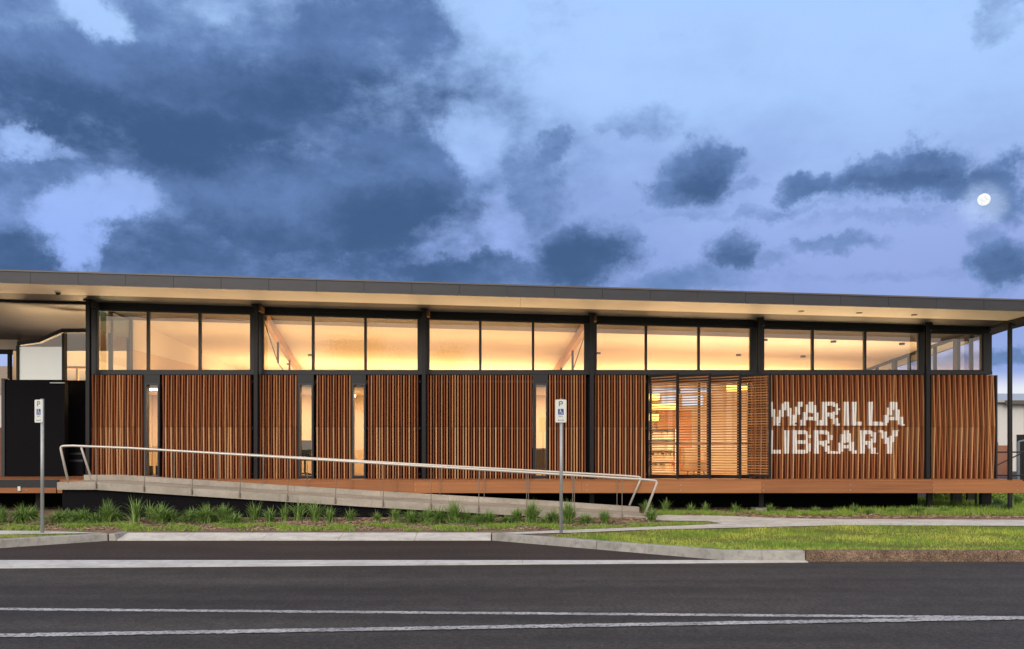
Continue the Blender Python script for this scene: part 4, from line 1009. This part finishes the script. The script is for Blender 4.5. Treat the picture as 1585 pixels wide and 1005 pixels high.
# strappy tufts, three variants
def tuft_mesh(seed,n,h,spread):
    global rng
    old=rng; rng=np.random.default_rng(seed)
    base=np.c_[rng.normal(0,.035,n),rng.normal(0,.035,n),np.zeros(n)]
    me=blades_mesh('strappy_tuft',m_leaf,base,rng.uniform(.6,1.0,n)*h,rng.uniform(.012,.026,n),rng.uniform(.1,1.0,n)*spread,6,2.0); rng=old
    return me
SH=[(260,.52,.56),(200,.60,.40),(280,.44,.62),(80,.55,.34)]
TM=[[tuft_mesh(11+10*v+k,n_,h_*(1+.12*v-.12),sp_*(1.1-.1*v)) for v in range(3)] for k,(n_,h_,sp_) in enumerate(SH)]
ORD=['first','second','third','fourth','fifth','sixth','seventh','eighth','ninth','tenth','eleventh','twelfth','thirteenth','fourteenth','fifteenth','sixteenth','seventeenth','eighteenth','nineteenth','twentieth']
def tufts(lst,desc,group,top=0):
    for i,(px,d,k,s) in enumerate(lst):
        o=bpy.data.objects.new('strappy_tuft',random.choice(TM[k])); C.objects.link(o)
        o.location=(PX(px,d),d,hz(d)-.02); o.rotation_euler=(0,0,random.uniform(0,6.3)); s*=random.uniform(1.02,1.28)*(.78 if 'foot of the deck' in desc else 1.06); o.scale=(s*random.uniform(.9,1.15),s,s*random.uniform(.72,.9))
        adj={0:'broad arching',1:'tall upright',2:'low spreading',3:'thin sparse'}[k]
        tag(o,f'{adj} green tuft, {ORD[i]} {desc}','plant',group)
tufts([(3,18.5,1,.8),(34,18.7,0,1.15),(52,19.0,3,.9)],'from the photo edge before the left deck','tufts left of the first sign')
tufts([(92,18.6,0,1.0),(112,18.9,2,.9),(130,18.7,0,1.0),(147,18.6,2,.8),(165,18.6,1,.85),(178,18.9,2,.9),(211,18.7,3,1.05),(232,19.0,3,.9),(250,18.5,0,.95),(266,18.8,2,.9),(297,18.8,2,.85),(318,18.5,0,.9),(332,18.9,2,.9),(347,18.7,1,.9),(362,18.4,2,.8)],'from the left sign along the ramp base wall','tufts along the ramp base wall')
tufts([(393,18.9,3,.9),(418,18.8,3,.95),(440,18.9,3,.8),(463,19.0,3,1.1),(488,18.8,3,1.0),(510,18.7,3,1.05),(542,18.9,3,.8),(584,18.8,3,.7),(612,18.9,3,.8)],'of the thin row below the middle of the ramp','thin tufts below the middle of the ramp')
tufts([(637,18.6,2,.95),(660,18.5,1,.85),(680,18.6,0,1.0),(703,18.5,1,.85),(722,18.6,2,.8),(741,18.4,2,.75),(757,18.5,0,.75),(786,18.6,2,.8),(801,18.8,1,.7),(823,18.5,1,.95),(842,18.3,3,.8),(856,18.5,0,.75)],'of the thick row ending at the right sign','thick tufts left of the right sign')
tufts([(880,18.5,1,.8),(907,18.5,2,.8),(936,18.4,1,.7),(1008,18.9,1,.8)],'to the right of the right sign','tufts right of the right sign')
tufts([(1000,20.6,1,.8),(1030,20.7,3,1.0),(1070,20.7,3,.9),(1092,20.7,3,.8),(1138,20.7,3,.9),(1192,20.8,1,.75),(1222,20.5,2,.7),(1264,20.6,2,.7),(1292,20.4,2,.6),(1322,20.6,3,.8),(1345,20.4,1,.7),(1382,20.5,0,.8),(1415,20.5,1,.8),(1425,20.7,0,.8),(1462,20.7,2,.8),(1478,22.0,1,.9),(1545,22.6,0,1.1),(1556,21.4,2,.8),(1575,23.0,1,1.0)],'along the foot of the deck past the ramp','tufts along the foot of the deck')

# ------------------------------------------------------------------ background at the right
wh=tag(empty('warehouse',(45,60,.2)),'large pale grey metal warehouse beyond the right end of the library','building')
m_shed=mat('shed_cladding',(.68,.70,.71),.5,.06,.3,stretch=(1,1,.1)); m_shed2=mat('shed_roof',(.42,.45,.46),.5,.06,.3)
b=MB()
xx=-18
while xx<28: b.box(xx,xx+.05,-.03,.0,0,5.0); xx+=.9
b.box(-18,28,.001,24,0,5.0); b.build('wall',m_shed,wh)
MB().hexa([(-18.4,-.5,4.85),(28.4,-.5,4.85),(28.4,24,6.9),(-18.4,24,6.9),(-18.4,-.5,5.0),(28.4,-.5,5.0),(28.4,24,7.05),(-18.4,24,7.05)]).build('roof',m_shed2,wh)
MB().box(-10.6,28.4,-.62,-.5,4.72,4.98).build('gutter',m_cap,wh)
MB().box(-9.5,-7.4,-.06,-.001,0,2.6).build('door',m_steel,wh)
# brown timber gate panel, fence rails and grey blue gate frame nearer
tag(MB().box(0,.45,0,.08,0,1.1).box(-.05,0,-.02,.1,0,1.2).box(.45,.5,-.02,.1,0,1.2).build('timber_gate',mat('brown_boards',(.36,.17,.11),.7,.2,4,stretch=(8,1,1)),bevel=.005),'short brown boarded gate panel beyond the deck corner','gate').location=(PX(1545,30)+0,30,PZ(738,30))
f=tag(empty('fence',(PX(1540,28),28,hz(28))),'black metal rail fence beyond the right end of the deck','fence')
zb=PZ(736,28)-hz(28); zt=PZ(700,28)-hz(28)
MB().tube([(-.3,0,zt),(3.5,0,zt)],.025,8).tube([(-.3,0,zb),(3.5,0,zb)],.025,8).tube([(0,0,zb+.3),(.95,0,zt)],.02,8).build('rail',m_blk,f)
for x in (.02,1.3,2.6): MB().tube([(x,0,0),(x,0,zt+.02)],.03,8).build('post',m_blk,f)
gt=tag(empty('metal_gate',(PX(1576,29),29,hz(29))),'blue grey tubular gate with black mesh at the right edge','gate')
ztg=PZ(684,29)-hz(29)
b=MB().tube([(0,0,0),(0,0,ztg)],.05,10).tube([(0,0,ztg),(1.6,0,ztg+.35)],.03,8).tube([(0,0,ztg-.4),(1.6,0,ztg-.05)],.03,8); b.build('frame',mat('blue_grey_paint',(.17,.22,.26),.5,.1,3),gt)
b=MB()
for i in range(14): b.tube([(.06+i*.11,0,.05),(.06+i*.11,0,ztg-.42+.024*i)],.008,5)
b.box(.05,1.6,.02,.03,.3,1.25); b.build('mesh_infill',m_blk,gt)

# leafy shrubs seen under the deck end
def leafcloud(n,rad,ls,m,name,seed):
    g=np.random.default_rng(seed); c=g.normal(0,1,(n,3)); c/=np.linalg.norm(c,axis=1)[:,None]; c*=(g.uniform(.25,1,(n,1))**.5)
    c*=np.array(rad); c[:,2]+=rad[2]*.8; c*=1+.25*np.sin(c[:,[1,2,0]]*7)
    a=g.normal(0,1,(n,3)); a/=np.linalg.norm(a,axis=1)[:,None]; b_=np.cross(a,g.normal(0,1,(n,3))); b_/=np.linalg.norm(b_,axis=1)[:,None]
    s=ls*g.uniform(.6,1.3,(n,1))
    V=np.stack([c-a*s,c-b_*s*.45,c+a*s,c+b_*s*.45],1).reshape(-1,3)
    me=bpy.data.meshes.new(name); me.from_pydata(V.tolist(),[],[(4*i,4*i+1,4*i+2,4*i+3) for i in range(n)]); me.materials.append(m); return me
for i,(px,d,s) in enumerate(((1470,25.2,1.0),(1497,25.6,.9),(1540,24.6,.8),(1585,25.4,1.0))):
    me=leafcloud(900,(.5*s,.4*s,.28*s),.05,m_weed,'shrub',i)
    o=link('shrub',me,label='low leafy green shrub, '+ORD[i]+' from the left in the gap beneath the deck end',cat='shrub',group='shrubs beyond the deck end'); o.location=(PX(px,d),d,.22)

# ------------------------------------------------------------------ moon
MD=1500; c_=Vector((0,0,EYE))+md*MD/md.y
mm=mat('moon_surface',(.8,.8,.8),.9,emit=(1,.97,.9,1.1)); t=mm.node_tree; nz=t.nodes.new('ShaderNodeTexNoise'); nz.inputs['Scale'].default_value=.22; tcn=t.nodes.new('ShaderNodeTexCoord'); t.links.new(tcn.outputs['Object'],nz.inputs['Vector'])
rp=t.nodes.new('ShaderNodeValToRGB'); rp.color_ramp.elements[0].position=.38; rp.color_ramp.elements[0].color=(.74,.76,.80,1); rp.color_ramp.elements[1].position=.58; rp.color_ramp.elements[1].color=(1,.98,.92,1)
t.links.new(nz.outputs[0],rp.inputs[0]); t.links.new(rp.outputs[0],t.nodes['Principled BSDF'].inputs['Emission Color']); t.nodes['Principled BSDF'].inputs['Base Color'].default_value=(0,0,0,1)
bpy.ops.mesh.primitive_uv_sphere_add(segments=48,ring_count=24,radius=9.0/F*MD,location=c_); mo=bpy.context.object; mo.name='moon'; mo.data.materials.append(mm)
for p in mo.data.polygons: p.use_smooth=True
tag(mo,'bright full moon low in the cloudy sky at the right','moon')

# ------------------------------------------------------------------ across the street, seen only as reflections in the clerestory glass
def street_tree(x,y,h,seed,label):
    r=tag(empty('street_tree',(x,y,0)),label,'tree','trees across the street')
    g=random.Random(seed); b=MB(); b.tube([(0,0,0),(.1,0,h*.3),(0,.1,h*.55),(.1,0,h*.8)],[.22,.17,.12,.05],9)
    ends=[]
    for i in range(14):
        a=g.uniform(0,6.3); z=h*g.uniform(.35,.7); L_=h*g.uniform(.15,.3); e=(L_*math.cos(a),L_*math.sin(a),z+L_*g.uniform(.5,1.1)); b.tube([(0,0,z),e],[.07,.02],6); ends.append(e)
    ends+= [(0,0,h*.85),(0,0,h*.95)]
    b.build('trunk',mat('bark',(.12,.09,.07),.9,.2,5),r)
    V=[];Fc=[]; q=np.random.default_rng(seed)
    for e in ends:
        n=900; c=np.array(e)+q.normal(0,1,(n,3))*np.array([h*.06,h*.06,h*.045])
        a=q.normal(0,1,(n,3)); a/=np.linalg.norm(a,axis=1)[:,None]; b2=np.cross(a,q.normal(0,1,(n,3))); b2/=np.linalg.norm(b2,axis=1)[:,None]
        s=.065; V+=np.stack([c-a*s,c-b2*s*.4,c+a*s,c+b2*s*.4],1).reshape(-1,3).tolist()
    Fc=[(4*i,4*i+1,4*i+2,4*i+3) for i in range(len(V)//4)]
    me=bpy.data.meshes.new('crown'); me.from_pydata(V,[],Fc); me.materials.append(m_leaf); o=bpy.data.objects.new('crown',me); C.objects.link(o); o.parent=r
street_tree(-9.6,-14,9.6,3,'leafy tree mirrored in the second clerestory window bay')
street_tree(-4.6,-15,8.4,5,'smaller leafy tree mirrored in the third clerestory window bay')
pw=tag(empty('power_line',(0,-6,0)),'overhead wires mirrored as thin dark lines in the upper windows','power line')
pts=[(x,0,9.25+.0009*(x+4)**2) for x in np.linspace(-45,45,31)]
MB().tube(pts,.035,6).build('wire',m_blk,pw)
for x in (-45,45): MB().tube([(x,0,0),(x,0,11.5)],[.16,.11],10).box(x-.9,x+.9,-.06,.06,10.8,10.95).build('pole',mat('pole_timber',(.2,.16,.12),.9,.2,4),pw)
